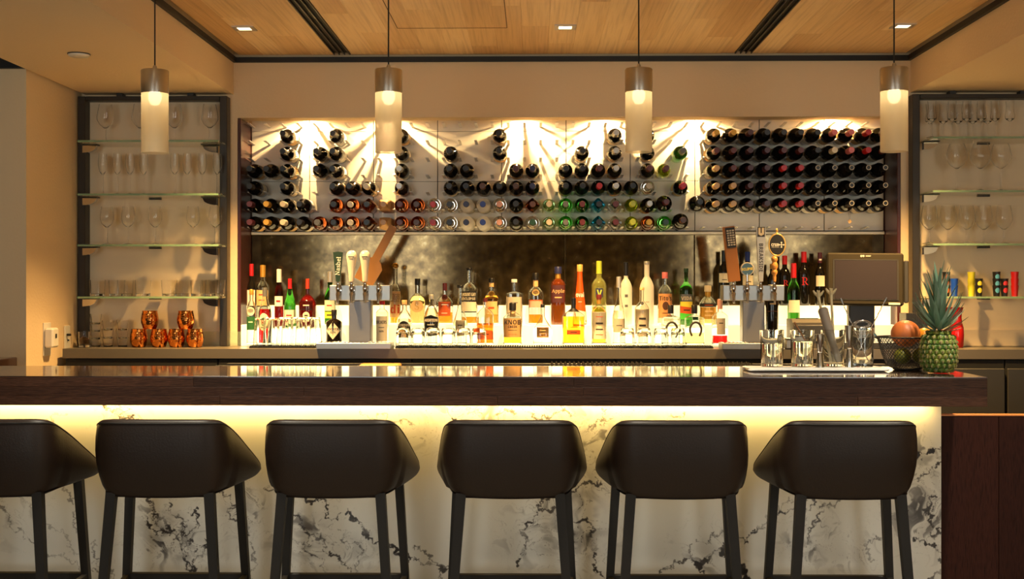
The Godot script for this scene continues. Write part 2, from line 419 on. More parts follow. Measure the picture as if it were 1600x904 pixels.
func bar() -> void:
	var mm := mat("marble", Color(1, 1, 1), 0.16)
	mm.albedo_texture = marble_image()
	# marble apron, its face textured once along its whole length
	var t := thing("marble_bar", "white marble bar front with dark swirling veins", "bar", Vector3(0, 0, -4.73))
	var mb := MB.new()
	var nn := Vector3(0, 0, 1)
	mb.quad(mb.pt(Vector3(-3.3, 0, 0), nn, Vector2(0, 1)), mb.pt(Vector3(1.53, 0, 0), nn, Vector2(1, 1)), mb.pt(Vector3(1.53, 0.961, 0), nn, Vector2(1, 0)), mb.pt(Vector3(-3.3, 0.961, 0), nn, Vector2(0, 0)))
	for f in [[Vector3(1.53, 0, 0), Vector3(1.53, 0, -0.03), Vector3(1, 0, 0)], [Vector3(-3.3, 0, 0), Vector3(-3.3, 0, -0.03), Vector3(-1, 0, 0)]]:
		var up := Vector3(0, 0.961, 0)
		mb.quad(mb.pt(f[0], f[2], Vector2(0.99, 1)), mb.pt(f[1], f[2], Vector2(0.995, 1)), mb.pt(f[1] + up, f[2], Vector2(0.995, 0)), mb.pt(f[0] + up, f[2], Vector2(0.99, 0)))
	var top := Vector3(0, 1, 0)
	mb.quad(mb.pt(Vector3(-3.3, 0.961, 0), top), mb.pt(Vector3(1.53, 0.961, 0), top), mb.pt(Vector3(1.53, 0.961, -0.03), top), mb.pt(Vector3(-3.3, 0.961, -0.03), top))
	nn = -nn
	mb.quad(mb.pt(Vector3(-3.3, 0, -0.03), nn), mb.pt(Vector3(1.53, 0, -0.03), nn), mb.pt(Vector3(1.53, 0.961, -0.03), nn), mb.pt(Vector3(-3.3, 0.961, -0.03), nn))
	part(t, "marble_slab", mb.mesh(), mm)
	part(t, "carcass", span(Vector3(-3.3, 0, -0.30), Vector3(1.52, 0.9605, -0.032)), M.dark_cabinet, mid(Vector3(-3.3, 0, -0.30), Vector3(1.52, 0.9605, -0.032)))
	# counter of dark oak boards
	var c := thing("bar_counter", "thick dark oak counter top with glossy varnish", "counter", Vector3(0, 0.9612, 0))
	var th := CT - 0.9612
	var xl := -3.3
	var xr := 1.602
	var tv := 0.0045                    # glossy top boards run out to the edge
	for layer in 4:                     # boards of the front edge, one above another
		var x := xl
		var q := 0
		while x < xr - 0.01:
			var len := rng.randf_range(0.9, 1.5)
			if layer == 0 and q == 0:
				len = 2.18
			var x1 := minf(x + len, xr)
			if xr - x1 < 0.4:
				x1 = xr
			var lh := (th - tv) / 3.0 if layer < 3 else tv
			var ly := (th - tv) * (layer + 0.5) / 3.0 if layer < 3 else th - tv * 0.5
			part(c, "edge_board", cbox(Vector3(x1 - x - 0.0006, lh - 0.0002, 0.06), 0.0008, true), M[("oak_%d" if layer == 3 else "oak_edge_%d") % rng.randi_range(0, 3)], Vector3((x + x1) / 2, ly, -4.48))
			x = x1
			q += 1
	for k in 7:
		var x := xl
		while x < xr - 0.01:
			var x1 := minf(x + rng.randf_range(1.0, 1.7), xr)
			if xr - x1 < 0.4:
				x1 = xr
			part(c, "board", cbox(Vector3(x1 - x - 0.0006, th, 0.077 - 0.0006), 0.0008, true), M["oak_%d" % rng.randi_range(0, 3)], Vector3((x + x1) / 2, th / 2, -4.51 - 0.077 * (k + 0.5)))
			x = x1
	# LED strip in the angle of counter and marble
	var l := thing("led_strip", "warm glowing strip light under the counter against the marble", "strip light", Vector3(-0.88, 0.9535, -4.716))
	part(l, "profile", cbox(Vector3(4.78, 0.007, 0.02), 0.001, true), M.brushed_nickel, Vector3(0, 0.003, 0))
	part(l, "diffuser", cbox(Vector3(4.76, 0.002, 0.014), 0.0005, true), M.strip_glow, Vector3(0, -0.0015, 0))
	# dark wooden gate at the end of the bar
	var g := thing("bar_gate", "dark reddish wooden gate panel closing the end of the bar", "gate", Vector3(1.535, 0, -4.80))
	for k in 6:
		part(g, "board", cbox(Vector3(0.229, 0.895, 0.03), 0.0015), M["wenge_%d" % (k % 3)], Vector3(0.115 + 0.23 * k, 0, 0))
	part(g, "top_edge", cbox(Vector3(1.38, 0.006, 0.034), 0.001), mat("edge_oak", col(214, 130, 64), 0.35), Vector3(0.69, 0.895, 0))

func back_counter() -> void:
	var lo := Vector3(-2.33, 1.0354, -6.498)
	var hi := Vector3(4.19, BC, -6.15)
	var mb := MB.new()
	mb.box(lo, hi)
	mb.box(Vector3(-1.543, 1.0354, -6.755), Vector3(1.893, BC, -6.5))
	one("back_counter", "grey brown stone back counter running under the bottles", "counter", mb.mesh(), M.counter_stone)
	# cabinets below: recessed black rail, then grey fronts
	var xs := [-2.32, -1.56, -0.6, 0.4, 1.4, 2.3, 3.2]
	for i in 6:
		var w: float = xs[i + 1] - xs[i] - 0.004
		var t := thing("undercounter_cabinet", "dark undercounter cooler, %s from the mug shelves" % nth(i + 1), "cabinet", Vector3((xs[i] + xs[i + 1]) / 2, 0, -6.32), "undercounter coolers")
		part(t, "body", cbox(Vector3(w, 1.033, 0.33), 0.003), M.void_black)
		part(t, "door", cbox(Vector3(w - 0.01, 0.91 if i != 0 else 0.9, 0.02), 0.003), M.dark_cabinet, Vector3(0, 0.08, 0.176))
		var d := part(t, "grille", cbox(Vector3(w - 0.06, 0.02, 0.01), 0.002), M.black_trim, Vector3(0, 0.03, 0.171))
		d.set_meta("label", "black foot grille")
	# speed rail along the working side
	var r := thing("speed_rail", "black steel rail shelf hung before the back counter", "shelf", Vector3(0.1, 0.985, -5.98))
	part(r, "tray", cbox(Vector3(3.2, 0.012, 0.22), 0.002), M.black_metal, Vector3(0, 0, 0))
	part(r, "lip", cbox(Vector3(3.2, 0.02, 0.006), 0.001), M.black_metal, Vector3(0, 0.012, 0.107))
	part(r, "back_plate", cbox(Vector3(3.2, 0.03, 0.04), 0.001), M.black_metal, Vector3(0, 0.0, -0.125))
	for i in 2:
		var m := thing("rubber_bar_mat", "black studded rubber mat on the rail, %s" % ["under the golden flask", "under the horseshoe bottles"][i], "bar mat", Vector3([0.31, 0.83][i], 0.9972, -5.985), "rubber mats on the rail")
		var wd: float = [0.47, 0.41][i]
		part(m, "sheet", cbox(Vector3(wd, 0.012, 0.18), 0.003), M.rubber)
		var sm := lathe([[0.005, 0.0], [0.005, 0.014], [0.003, 0.018]], 8)
		for k in int(wd / 0.0215):
			for j in 3:
				part(m, "stud", sm, mat("stud_shine", col(44, 42, 40), 0.15), Vector3(-wd / 2 + 0.012 + k * 0.0215, 0.012, 0.07 - j * 0.07))
	one("cutting_board", "small brown cutting board lying on the black rail", "cutting board", cbox(Vector3(0.19, 0.022, 0.14), 0.006), mat("board_wood", col(176, 116, 52), 0.5), Vector3(-0.735, 0.9972, -5.985))
	# lit steps behind the bottles
	var s := thing("bottle_steps", "two tier glowing acrylic bottle steps along the mirror", "light box", Vector3(0.175, BC, 0))
	part(s, "glowing_riser", span(Vector3(-1.69, 0.0005, -6.575), Vector3(1.69, 0.110, -6.45), 0.002), M.step_glow, mid(Vector3(-1.69, 0.0005, -6.575), Vector3(1.69, 0.110, -6.45)))
	part(s, "glowing_riser", span(Vector3(-1.69, 0.0005, -6.70), Vector3(1.69, 0.208, -6.5755), 0.002), M.step_glow, mid(Vector3(-1.69, 0.0005, -6.70), Vector3(1.69, 0.208, -6.5755)))
	# mirror
	var m := thing("antique_mirror", "long smoky antique mirror behind the bottles", "mirror", Vector3(0, 1.0835, -6.745))
	for i in 3:
		var a: float = [-1.525, 0.170, 0.864][i]
		var b: float = [0.166, 0.860, 1.875][i]
		part(m, "mirror_sheet", span(Vector3(a, 0, -0.006), Vector3(b, 0.586, 0.006), 0.002), M.antique_mirror, mid(Vector3(a, 0, -0.006), Vector3(b, 0.586, 0.006)))
	# bar mats, drip rails and upturned glasses on the counter
	var mt := one("rubber_bar_runner", "black ribbed runner before the front bottles", "bar mat", ribbed(1.58, 0.10, 0.012), M.rubber, Vector3(0.10, BC, -6.27))
	mt.set_meta("group", "ribbed runners on the back counter")
	one("rubber_bar_runner", "short black ribbed mat under the upturned tall glasses", "bar mat", ribbed(0.33, 0.14, 0.012), M.rubber, Vector3(-1.255, BC, -6.29), "ribbed runners on the back counter")
	var gp := [[0.021, 0.0], [0.028, 0.002], [0.027, 0.09], [0.022, 0.134], [0.02, 0.138], [0.0, 0.138]]
	gp = [[0.034, 0.0], [0.031, 0.05], [0.026, 0.12], [0.0235, 0.138], [0.0215, 0.140], [0.0, 0.140]]
	var inner := [[0.0, 0.122], [0.021, 0.122], [0.0245, 0.115], [0.0295, 0.05], [0.0325, 0.001]]
	var g0: Node3D = null
	var n := 0
	for j in 2:
		for k in 5 - j:
			n += 1
			var at := Vector3(-1.375 + 0.070 * k + 0.035 * j, BC + 0.0125, -6.26 - 0.068 * j)
			var lab := "upturned tall conical glass on the short mat, %s in the %s row" % [nth(k + 1), ["front", "rear"][j]]
			if g0 == null:
				g0 = thing("upturned_glass", lab, "glass", at, "upturned tall glasses")
				part(g0, "tumbler", lathe([[0.034, 0.0], [0.031, 0.05], [0.026, 0.12], [0.0235, 0.138], [0.0215, 0.140], [0.0, 0.140], [0.0, 0.127], [0.021, 0.127], [0.0235, 0.118], [0.0285, 0.05], [0.0315, 0.0], [0.034, 0.0]], 24, 1.0, false), M.thick_glass)
			else:
				copy_of(g0, at, lab)
	# upturned rocks glasses
	var r0: Node3D = null
	for bank in 2:
		for j in 2:
			for k in (6 if bank == 0 else 4):
				var at := Vector3((-0.655 + 0.076 * k) if bank == 0 else (0.465 + 0.084 * k), BC + 0.0125, -6.245 - 0.078 * j)
				if bank == 0 and j == 1:
					at.z = -6.312
				var lab := "upturned faceted rocks glass %s, %s in the %s row" % [["by the beer tower with white handles", "before the frosted vodka bottles"][bank], nth(k + 1), ["front", "rear"][j]]
				if j == 1:
					continue
				if r0 == null:
					r0 = thing("rocks_glass", lab, "glass", at, "upturned rocks glasses")
					part(r0, "tumbler", lathe([[0.0365, 0.0], [0.037, 0.03], [0.035, 0.070], [0.0315, 0.084], [0.028, 0.088], [0.0, 0.088], [0.0, 0.068], [0.028, 0.067], [0.0325, 0.06], [0.034, 0.03], [0.0335, 0.0], [0.0365, 0.0]], 12, 1.0, false), M.thick_glass)
				else:
					copy_of(r0, at, lab)

func ribbed(w: float, d: float, h: float) -> ArrayMesh:
	var mb := MB.new()
	mb.box(Vector3(-w / 2, 0, -d / 2), Vector3(w / 2, h * 0.5, d / 2))
	var n := int(w / 0.012)
	for k in n:
		var x := -w / 2 + 0.006 + k * (w - 0.012) / maxf(n - 1, 1)
		mb.box(Vector3(x - 0.0035, h * 0.5, -d / 2), Vector3(x + 0.0035, h, d / 2))
	return mb.mesh()

# ---------------------------------------------------------------- wine wall
func wine_wall() -> void:
	var z := -6.752
	var w := thing("wine_rack", "white peg board wine wall with rows of metal pegs", "wine rack", Vector3(0, 0, z))
	part(w, "backing", span(Vector3(-1.525, 1.684, -0.006), Vector3(1.875, 2.329, -0.001)), M.black_trim, mid(Vector3(-1.525, 1.684, -0.006), Vector3(1.875, 2.329, -0.001)))
	var pw := 0.3459
	var ys := [1.690, 1.957, 2.226, 2.328]
	for i in 10:
		var x0 := maxf(-1.5569 + i * pw, -1.525)
		var x1 := minf(-1.5569 + (i + 1) * pw, 1.875)
		for j in 3:
			part(w, "panel", cbox(Vector3(x1 - x0 - (0.005 if i % 2 else 0.003), ys[j + 1] - ys[j] - 0.002, 0.012), 0.001, true), M.wine_panel, Vector3((x0 + x1) / 2, (ys[j] + ys[j + 1]) / 2, 0.006))
	part(w, "bottom_lip", cbox(Vector3(3.4, 0.014, 0.03), 0.002, true), M.wine_panel, Vector3(0.175, 1.678, 0.012))
	var pitch := (1.7992 + 1.4686) / 38.0
	var rows := [2.1809, 2.089, 1.9987, 1.9084, 1.8164, 1.7228]
	var pm := cbox(Vector3(0.016, 0.005, 0.13), 0.0015, true)
	for j in 7:
		var y: float = (2.2728 if j == 0 else rows[j - 1]) - 0.021
		for k in 39:
			var x := -1.4686 + (k - 0.5) * pitch
			part(w, "peg", pm, M.peg_metal, Vector3(x, y, 0.077), Basis(Vector3.RIGHT, -0.06))
	# lamps hidden behind the header
	for i in 6:
		var x: float = [-1.198, -0.7745, -0.0545, 0.3736, 0.868, 1.5984][i]
		var t := thing("niche_spotlight", "small warm spotlight behind the header, %s along the wine wall" % nth(i + 1), "spotlight", Vector3(x, 2.329, -6.646), "spotlights of the wine wall")
		part(t, "housing", lathe([[0.022, -0.022], [0.024, -0.02], [0.024, 0.0]], 16), M.brushed_nickel)
		part(t, "lamp_lens", lathe([[0.0, -0.0245], [0.018, -0.0245], [0.018, -0.0225], [0.0, -0.0225]], 16, 1.0, false), M.lamp_glow)
		spot("niche_beam", Vector3(x, 2.300, -6.646), Vector3(0, -1, -0.12), Color(1.0, 0.85, 0.60), [1.0, 0.95, 0.9, 0.95, 0.95, 1.2][i], 80.0, 0.01, 0.6)
	# bottles: [row, column, style, cap]
	var L := []
	for k in [2, 5, 9, 15, 22, 24]:
		L.append([0, k, "dark", "silver" if k in [9, 22] else "black"])
	for k in [2, 4, 5, 9, 12, 15, 20, 22, 24]:
		L.append([1, k, "dark", "silver" if k in [9, 22] else "black"])
	L.append([1, 26, "palegreen_dark", "grey"])
	for k in [0, 1, 2, 4, 5, 9, 12, 13, 16, 17, 19, 20, 21, 22, 24]:
		L.append([2, k, "dark", {9: "silver", 22: "silver", 16: "plum", 17: "navy", 21: "maroon", 24: "maroon"}.get(k, "black")])
	L.append([2, 25, "yellowgreen", "maroon"])
	for k in [0, 2, 5, 6, 7, 9, 12, 13, 14, 15, 16, 17, 19, 20, 21, 22, 23]:
		L.append([3, k, "dark", {7: "cream", 9: "silver", 16: "brown", 17: "navy", 21: "red", 22: "silver", 14: "brown"}.get(k, "black")])
	L.append([3, 24, "clear", "greytan"])
	L.append([3, 26, "dark", "red"])
	var low := {0: ["dark", "plum"], 1: ["dark", "gold"], 2: ["dark", "greytan"], 3: ["dark", "black"], 5: ["amber", "black"], 6: ["amber", "cream"], 7: ["amberdiamond", "black"], 8: ["box", "kraft"], 9: ["amber", "maroon"], 10: ["amber", "brown"], 11: ["clear", "red"], 12: ["clear", "black"], 13: ["frost", "navy"], 14: ["frost", "blue"], 15: ["clear", "blush"], 16: ["dark", "black"], 17: ["amberdiamond", "brown"], 18: ["palegreen", "greytan"], 19: ["brightgreen", "grey"], 20: ["green", "maroon"], 21: ["bluediamond", "black"], 22: ["cleardiamond", "maroon"], 23: ["yellowgreen", "lime"], 24: ["dark", "silver"], 25: ["bigdark", "maroon"], 27: ["bigdark", "black"]}
	for k in low:
		L.append([4, k, low[k][0], low[k][1]])
		if k not in [17, 24, 25, 27]:
			L.append([5, k, low[k][0], low[k][1]])
	L.append([5, 4, "amber", "grey"])
	L.append([5, 17, "clear", "greendark"])
	L.append([5, 24, "amber", "gold"])
	L.append([5, 25, "brightgreen", "greendark"])
	L.append([5, 26, "bigdark", "brown"])
	var right := [["gold", "gold", "plum", "black", "black", "black", "black", "pink", "pink", "red", "maroon"], ["maroon", "maroon", "plum", "plum", "maroon", "maroon", "black", "cream", "pink", "red", "maroon"], ["tan", "maroon", "plum", "plum", "red", "red", "ring", "ring", "ring", "ring", "ring"], ["tan", "tan", "plum", "plum", "red", "red", "ring", "ring", "ring", "ring", "ring"], ["tan", "tan", "plum", "plum", "red", "red", "ring", "ring", "ring", "ring", "ring"]]
	for r in 5:
		for k in 11:
			L.append([r, 28 + k, "dark", right[r][k]])
	L.sort_custom(func(a, b): return a[0] * 100 + a[1] < b[0] * 100 + b[1])
	var count := {}
	var says := {"dark": "dark bottle", "bigdark": "fat dark bottle", "palegreen_dark": "green glass bottle", "yellowgreen": "yellow green bottle", "clear": "clear glass bottle", "amber": "amber bottle", "amberdiamond": "square amber bottle", "box": "square paper wrapped bottle", "frost": "milky white bottle", "palegreen": "pale green bottle", "brightgreen": "bright green bottle", "green": "deep green bottle", "bluediamond": "square blue bottle", "cleardiamond": "square clear bottle"}
	var capsay := {"blush": "pale pink", "greytan": "pale grey", "ring": "white ringed black", "greendark": "dark green", "lime": "lime green", "navy": "navy blue", "plum": "purple", "maroon": "dark red", "kraft": "brown"}
	for e in L:
		count[e[0]] = count.get(e[0], 0) + 1
		var cap: String = e[3]
		var label := "%s with %s cap, %s from left in %s row of wine wall" % [says[e[2]], capsay.get(cap, cap), nth(count[e[0]]), nth(e[0] + 1)]
		var big: bool = e[2] == "bigdark"
		var at := Vector3(-1.4686 + e[1] * pitch, rows[e[0]] + (0.009 if big else 0.0), -6.737)
		var o := thing("wine_bottle", label, "bottle", at, "bottles on the wine wall")
		o.rotation.x = PI / 2
		if "diamond" in e[2] or e[2] == "box":
			o.rotation.x = PI / 2
		lying_bottle(o, e[2], cap, big)
	var tg := thing("neck_tag", "small paper tag hanging on string below the lowest row of ringed bottles", "tag", Vector3(1.632, 1.716, -6.50))
	part(tg, "string", tube([Vector3(-0.012, 0.088, 0), Vector3(0.0, 0.02, 0), Vector3(0.012, 0.088, 0)], 0.0008, 5), ink("brown"))
	part(tg, "tag_card", cbox(Vector3(0.016, 0.018, 0.001), 0.0003, true), ink("tan"), Vector3(0, 0.011, 0), Basis(Vector3.BACK, 0.6))

func lying_bottle(o: Node3D, style: String, cap: String, big: bool) -> void:
	var R := 0.041 if big else 0.037
	var H := 0.30
	var body_end := 0.175
	var ex := 2.0
	var ml: Material = M.glass_dark
	var rot := Basis.IDENTITY
	var spirit := false
	match style:
		"amber": ml = M.glass_amber; spirit = true
		"amberdiamond": ml = M.glass_amber; ex = 5.0; rot = Basis(Vector3.UP, PI / 4); spirit = true
		"box": ml = ink("kraft"); ex = 8.0; spirit = true
		"clear": ml = M.glass_clearsolid; spirit = true
		"cleardiamond": ml = M.glass_clearsolid; ex = 5.0; rot = Basis(Vector3.UP, PI / 4); spirit = true
		"bluediamond": ml = M.glass_blue; ex = 5.0; rot = Basis(Vector3.UP, PI / 4); spirit = true
		"frost": ml = M.glass_frost; spirit = true
		"palegreen": ml = M.glass_palegreen; spirit = true; R = 0.033
		"palegreen_dark": ml = M.glass_green
		"brightgreen": ml = M.glass_brightgreen; spirit = true
		"green": ml = M.glass_green; spirit = true
		"yellowgreen": ml = M.glass_yellowgreen; R = 0.034
	if ex > 3.0:
		R = 0.0305
	var nr := 0.0145
	var key := "lying%s%s%s%s" % [ex, spirit, big, R]
	if not cache.has(key):
		var p := [[R * 0.9, 0.0, ex], [R, 0.006, ex], [R, body_end, ex]]
		var se := 0.215 if not spirit else 0.205
		for i in 5:
			var f := (i + 1) / 5.0
			p.append([lerpf(R, nr, f * f * (3 - 2 * f)), lerpf(body_end, se, f), lerpf(ex, 2.0, f)])
		p.append([nr, H - 0.03 if not spirit else H - 0.05, 2.0])
		cache[key] = lathe(p, 28)
		var ce := H if not spirit else H - 0.03
		var cs := 0.225 if not spirit else H - 0.06
		cache[key + "cap"] = lathe([[nr + 0.0012, cs], [nr + 0.0014, cs + 0.004], [nr + 0.0012, ce - 0.004], [nr, ce]], 20)
	part(o, "glass", cache[key], ml, Vector3.ZERO, rot)
	var cm := ink("black" if cap == "ring" else cap, 0.35)
	var cp := part(o, "capsule", cache[key + "cap"], cm)
	if cap == "ring":
		if not cache.has("capring"):
			cache["capring"] = lathe([[0.0100, 0.3003], [0.0125, 0.3003], [0.0125, 0.3012], [0.0100, 0.3012], [0.0100, 0.3003]], 20, 1.0, false)
		part(cp, "ring", cache["capring"], ink("cream"))
	if not spirit and style == "dark":
		if not cache.has("bodylabel"):
			cache["bodylabel"] = lathe([[0.0374, 0.05], [0.0374, 0.13]], 28, 1.0, false)
		part(o, "label", cache["bodylabel"], ink(["cream", "white", "tan", "greytan"][rng.randi_range(0, 3)], 0.7))

# ---------------------------------------------------------------- bottles on the steps
func bottle_profile(s: Dictionary, off: float, top: float) -> Array:
	var H: float = s.h
	var R: float = s.r
	var nr: float = R * s.nr
	var ys: float = H * s.sh
	var yn: float = H * s.nk
	var ex: float = s.ex
	var p := [[(R - off) * 0.93, off, ex], [R - off, 0.006 + off, ex], [R - off, ys, ex]]
	if s.curve == "sharp":
		p.append([R - off - 0.004, ys + 0.004, ex])
		p.append([nr + 0.004, yn - 0.002, 2.0])
		p.append([nr - off, yn, 2.0])
	else:
		for i in 7:
			var f := (i + 1) / 7.0
			var g := f * f * (3.0 - 2.0 * f)
			if s.curve == "slope":
				g = lerpf(f, g, 0.45)
			elif s.curve == "round":
				g = 1.0 - sqrt(maxf(0.0, 1.0 - f * f)) if f < 0.75 else lerpf(0.34, 1.0, (f - 0.75) * 4.0)
				g = lerpf(g, f * f * (3.0 - 2.0 * f), 0.5)
			p.append([lerpf(R, nr, g) - off, lerpf(ys, yn, f), lerpf(ex, 2.0, clampf(f * 1.6, 0, 1))])
	p.append([nr - off, H * 0.985, 2.0])
	if top < H:
		var q := []
		for i in p.size():
			if p[i][1] <= top:
				q.append(p[i])
			else:
				var a: Array = p[i - 1]
				var f: float = (top - a[1]) / (p[i][1] - a[1])
				q.append([lerpf(a[0], p[i][0], f), top, a[2]])
				break
		return q
	return p

# the same outline with an inner wall and a thick bottom
func hollow(p: Array, wall: float, base: float) -> Array:
	var q := [[0.0, p[0][1], p[0][2]]]
	q.append_array(p)
	for i in range(p.size() - 1, 0, -1):
		q.append([maxf(p[i][0] - wall, 0.001), maxf(p[i][1], base + 0.002), p[i][2]])
	q.append([p[1][0] - wall - 0.003, base, p[1][2]])
	q.append([0.0, base, p[0][2]])
	return q

func lifted(p: Array, base: float) -> Array:
	for i in p.size():
		p[i][1] = maxf(p[i][1], base + 0.0004 * i)
	return p

func radius_at(p: Array, y: float) -> Array:
	for i in p.size() - 1:
		if y >= p[i][1] and y <= p[i + 1][1]:
			var f: float = (y - p[i][1]) / maxf(p[i + 1][1] - p[i][1], 1e-6)
			return [lerpf(p[i][0], p[i + 1][0], f), p[i][2]]
	return [p[p.size() - 1][0], 2.0]

# a point of the bottle's front at x, y, pushed out by d
func on_front(p: Array, dep: float, x: float, y: float, d: float) -> Vector3:
	var q := radius_at(p, y)
	var a: float = q[0]
	var ex: float = q[1]
	var u := clampf(absf(x) / a, 0.0, 0.985)
	return Vector3(x, y, a * dep * pow(1.0 - pow(u, ex), 1.0 / ex) + d)

func label_outline(shape: String, w: float, h: float) -> PackedVector2Array:
	var o := PackedVector2Array()
	match shape:
		"oval":
			o = ellipse(0, 0, w / 2, h / 2, 20)
		"diamond":
			o = PackedVector2Array([Vector2(0, -h / 2), Vector2(w / 2, 0), Vector2(0, h / 2), Vector2(-w / 2, 0)])
		"hex":
			o = PackedVector2Array([Vector2(-w / 2, -h * 0.38), Vector2(0, -h / 2), Vector2(w / 2, -h * 0.38), Vector2(w / 2, h * 0.36), Vector2(w * 0.3, h * 0.42), Vector2(0, h / 2), Vector2(-w * 0.3, h * 0.42), Vector2(-w / 2, h * 0.36)])
		"arch":
			o.append(Vector2(-w / 2, -h / 2))
			o.append(Vector2(w / 2, -h / 2))
			for k in 11:
				var a := PI * k / 10.0
				o.append(Vector2(cos(a) * w / 2, -h * 0.1 + sin(a) * h * 0.6))
		"slant":
			o = PackedVector2Array([Vector2(-w / 2, -h * 0.42), Vector2(w / 2, -h / 2), Vector2(w / 2, h * 0.3), Vector2(-w / 2, h / 2)])
		_:
			o = PackedVector2Array([Vector2(-w / 2, -h / 2), Vector2(w / 2, -h / 2), Vector2(w / 2, h / 2), Vector2(-w / 2, h / 2)])
	return o

func label_mesh(p: Array, dep: float, shape: String, yc: float, w: float, h: float, d: float) -> ArrayMesh:
	var mb := MB.new()
	if shape == "horseshoe":
		var pts := []
		for k in 17:
			var a := lerpf(-0.28 * PI, 1.28 * PI, k / 16.0)
			var c := Vector2(cos(a) * w * 0.42, sin(a) * h * 0.42)
			if k == 0 or k == 16:
				c.y -= h * 0.05
			var q := on_front(p, dep, c.x, yc + c.y, 0.0035)
			pts.append(q)
		tube_into(mb, pts, 0.0055, 8)
		return mb.mesh()
	var o := label_outline(shape, w, h)
	# clip into vertical strips so that the label bends with the glass
	var n := 10
	for k in n:
		var xa := -w / 2 + w * k / n
		var xb := -w / 2 + w * (k + 1) / n
		var strip := PackedVector2Array([Vector2(xa, -h), Vector2(xb, -h), Vector2(xb, h), Vector2(xa, h)])
		for piece in Geometry2D.intersect_polygons(o, strip):
			var t := Geometry2D.triangulate_polygon(piece)
			var base := []
			for v in piece:
				var q := on_front(p, dep, v.x, yc + v.y, d)
				var nn := Vector3(v.x, 0, q.z * 1.0).normalized()
				base.append(mb.pt(q, nn))
			for i in range(0, t.size(), 3):
				mb.tri(base[t[i]], base[t[i + 1]], base[t[i + 2]])
	return mb.mesh()

func bent_text(p: Array, dep: float, s: String, yc: float, h: float, maxw: float, d: float, serif: bool) -> ArrayMesh:
	var a := text_arrays(s, h, serif, maxw)
	var v: PackedVector3Array = a[Mesh.ARRAY_VERTEX]
	for i in v.size():
		v[i] = on_front(p, dep, v[i].x, yc + v[i].y, d + v[i].z * 0.6)
	a[Mesh.ARRAY_VERTEX] = v
	var m := ArrayMesh.new()
	m.add_surface_from_arrays(Mesh.PRIMITIVE_TRIANGLES, a)
	return m

func spirits() -> void:
	for s in SPIRITS:
		var dark: bool = s.glass == "dark" or "wine" in s.desc
		var o := thing("wine_bottle_standing" if "wine" in s.desc else "liquor_bottle", s.desc, "bottle", Vector3(s.x, s.y, s.z), "bottles on the lit steps")
		var p := bottle_profile(s, 0.0, 99.0)
		var gm: Material = M.bottle_clear if s.glass == "clear" else M["glass_" + s.glass]
		if s.glass in ["darkred", "amber", "olive"] and s.liq != "":
			gm = pane("bottle_" + s.glass, {"darkred": Color(0.25, 0.03, 0.03), "amber": Color(0.4, 0.16, 0.03), "olive": Color(0.62, 0.62, 0.3)}[s.glass], 0.72 if s.glass != "olive" else 0.35)
		if s.glass == "clear":
			part(o, "glass", lathe(hollow(p, 0.0022, 0.007), 28, s.dep, false), M.thick_glass)
		else:
			part(o, "glass", lathe(p, 28, s.dep, true), gm)
		if s.liq != "":
			part(o, "liquid", lathe(lifted(bottle_profile(s, 0.0028, s.h * s.lev), 0.0076), 28, s.dep, true), M["liquid_" + s.liq])
		# stopper
		var H: float = s.h
		var nr: float = s.r * s.nr
		var ch: float = H * s.caph
		var cm := ink(s.cap, 0.4)
		match s.ck:
			"foil":
				var prof := [[radius_at(p, H - ch)[0] + 0.0008, H - ch]]
				for k in 4:
					var y := H - ch + ch * (k + 1) / 4.0 * 0.97
					prof.append([maxf(radius_at(p, minf(y, H * 0.98))[0], nr) + 0.0008, y])
				prof.append([nr * 0.85, H])
				part(o, "capsule", lathe(prof, 20), cm)
			"cork":
				part(o, "stopper", lathe([[nr * 1.05, H - ch], [nr * 1.35, H - ch + 0.001], [nr * 1.35, H - 0.003], [nr * 1.2, H]], 20), cm)
				part(o, "collar", lathe([[nr + 0.0008, H - ch * 1.9], [nr + 0.001, H - ch * 1.0]], 20), ink("gold" if s.cap != "black" else "tan"))
			"ball":
				var prof := []
				for k in 9:
					var a := -PI / 2 + PI * k / 8.0
					prof.append([maxf(0.0, cos(a)) * ch * 0.55, H - ch * 0.45 + sin(a) * ch * 0.5])
				part(o, "stopper", lathe(prof, 18, 1.0, false), M.liquid_whiskeypale)
			_:
				part(o, "cap", lathe([[nr + 0.0015, H - ch], [nr + 0.0018, H - ch + 0.001], [nr + 0.0018, H - 0.0015], [nr + 0.0004, H]], 20), cm)
		var d := 0.0006
		for l in s.labels:
			var yc: float = H * l.y
			var lw: float = 2.0 * s.r * l.w
			var lh: float = H * l.h
			var holder: Node3D = o
			if l.c != "none":
				holder = part(o, "horseshoe" if l.shape == "horseshoe" else "label", label_mesh(p, s.dep, l.shape, yc, lw, lh, d), ink(l.c, 0.75))
			for t in l.t:
				if t[0] == "~":
					part(holder, "print_line", label_mesh(p, s.dep, "rect", yc + lh * t[1], lw * 0.5, lh * t[2] * 0.38, d + 0.0003), ink(t[3], 0.7))
					continue
				part(holder, "lettering", bent_text(p, s.dep, t[0], yc + lh * t[1], lh * t[2], lw * 0.9, d + 0.0003, t.size() > 4), ink(t[3], 0.7))
			d += 0.0004

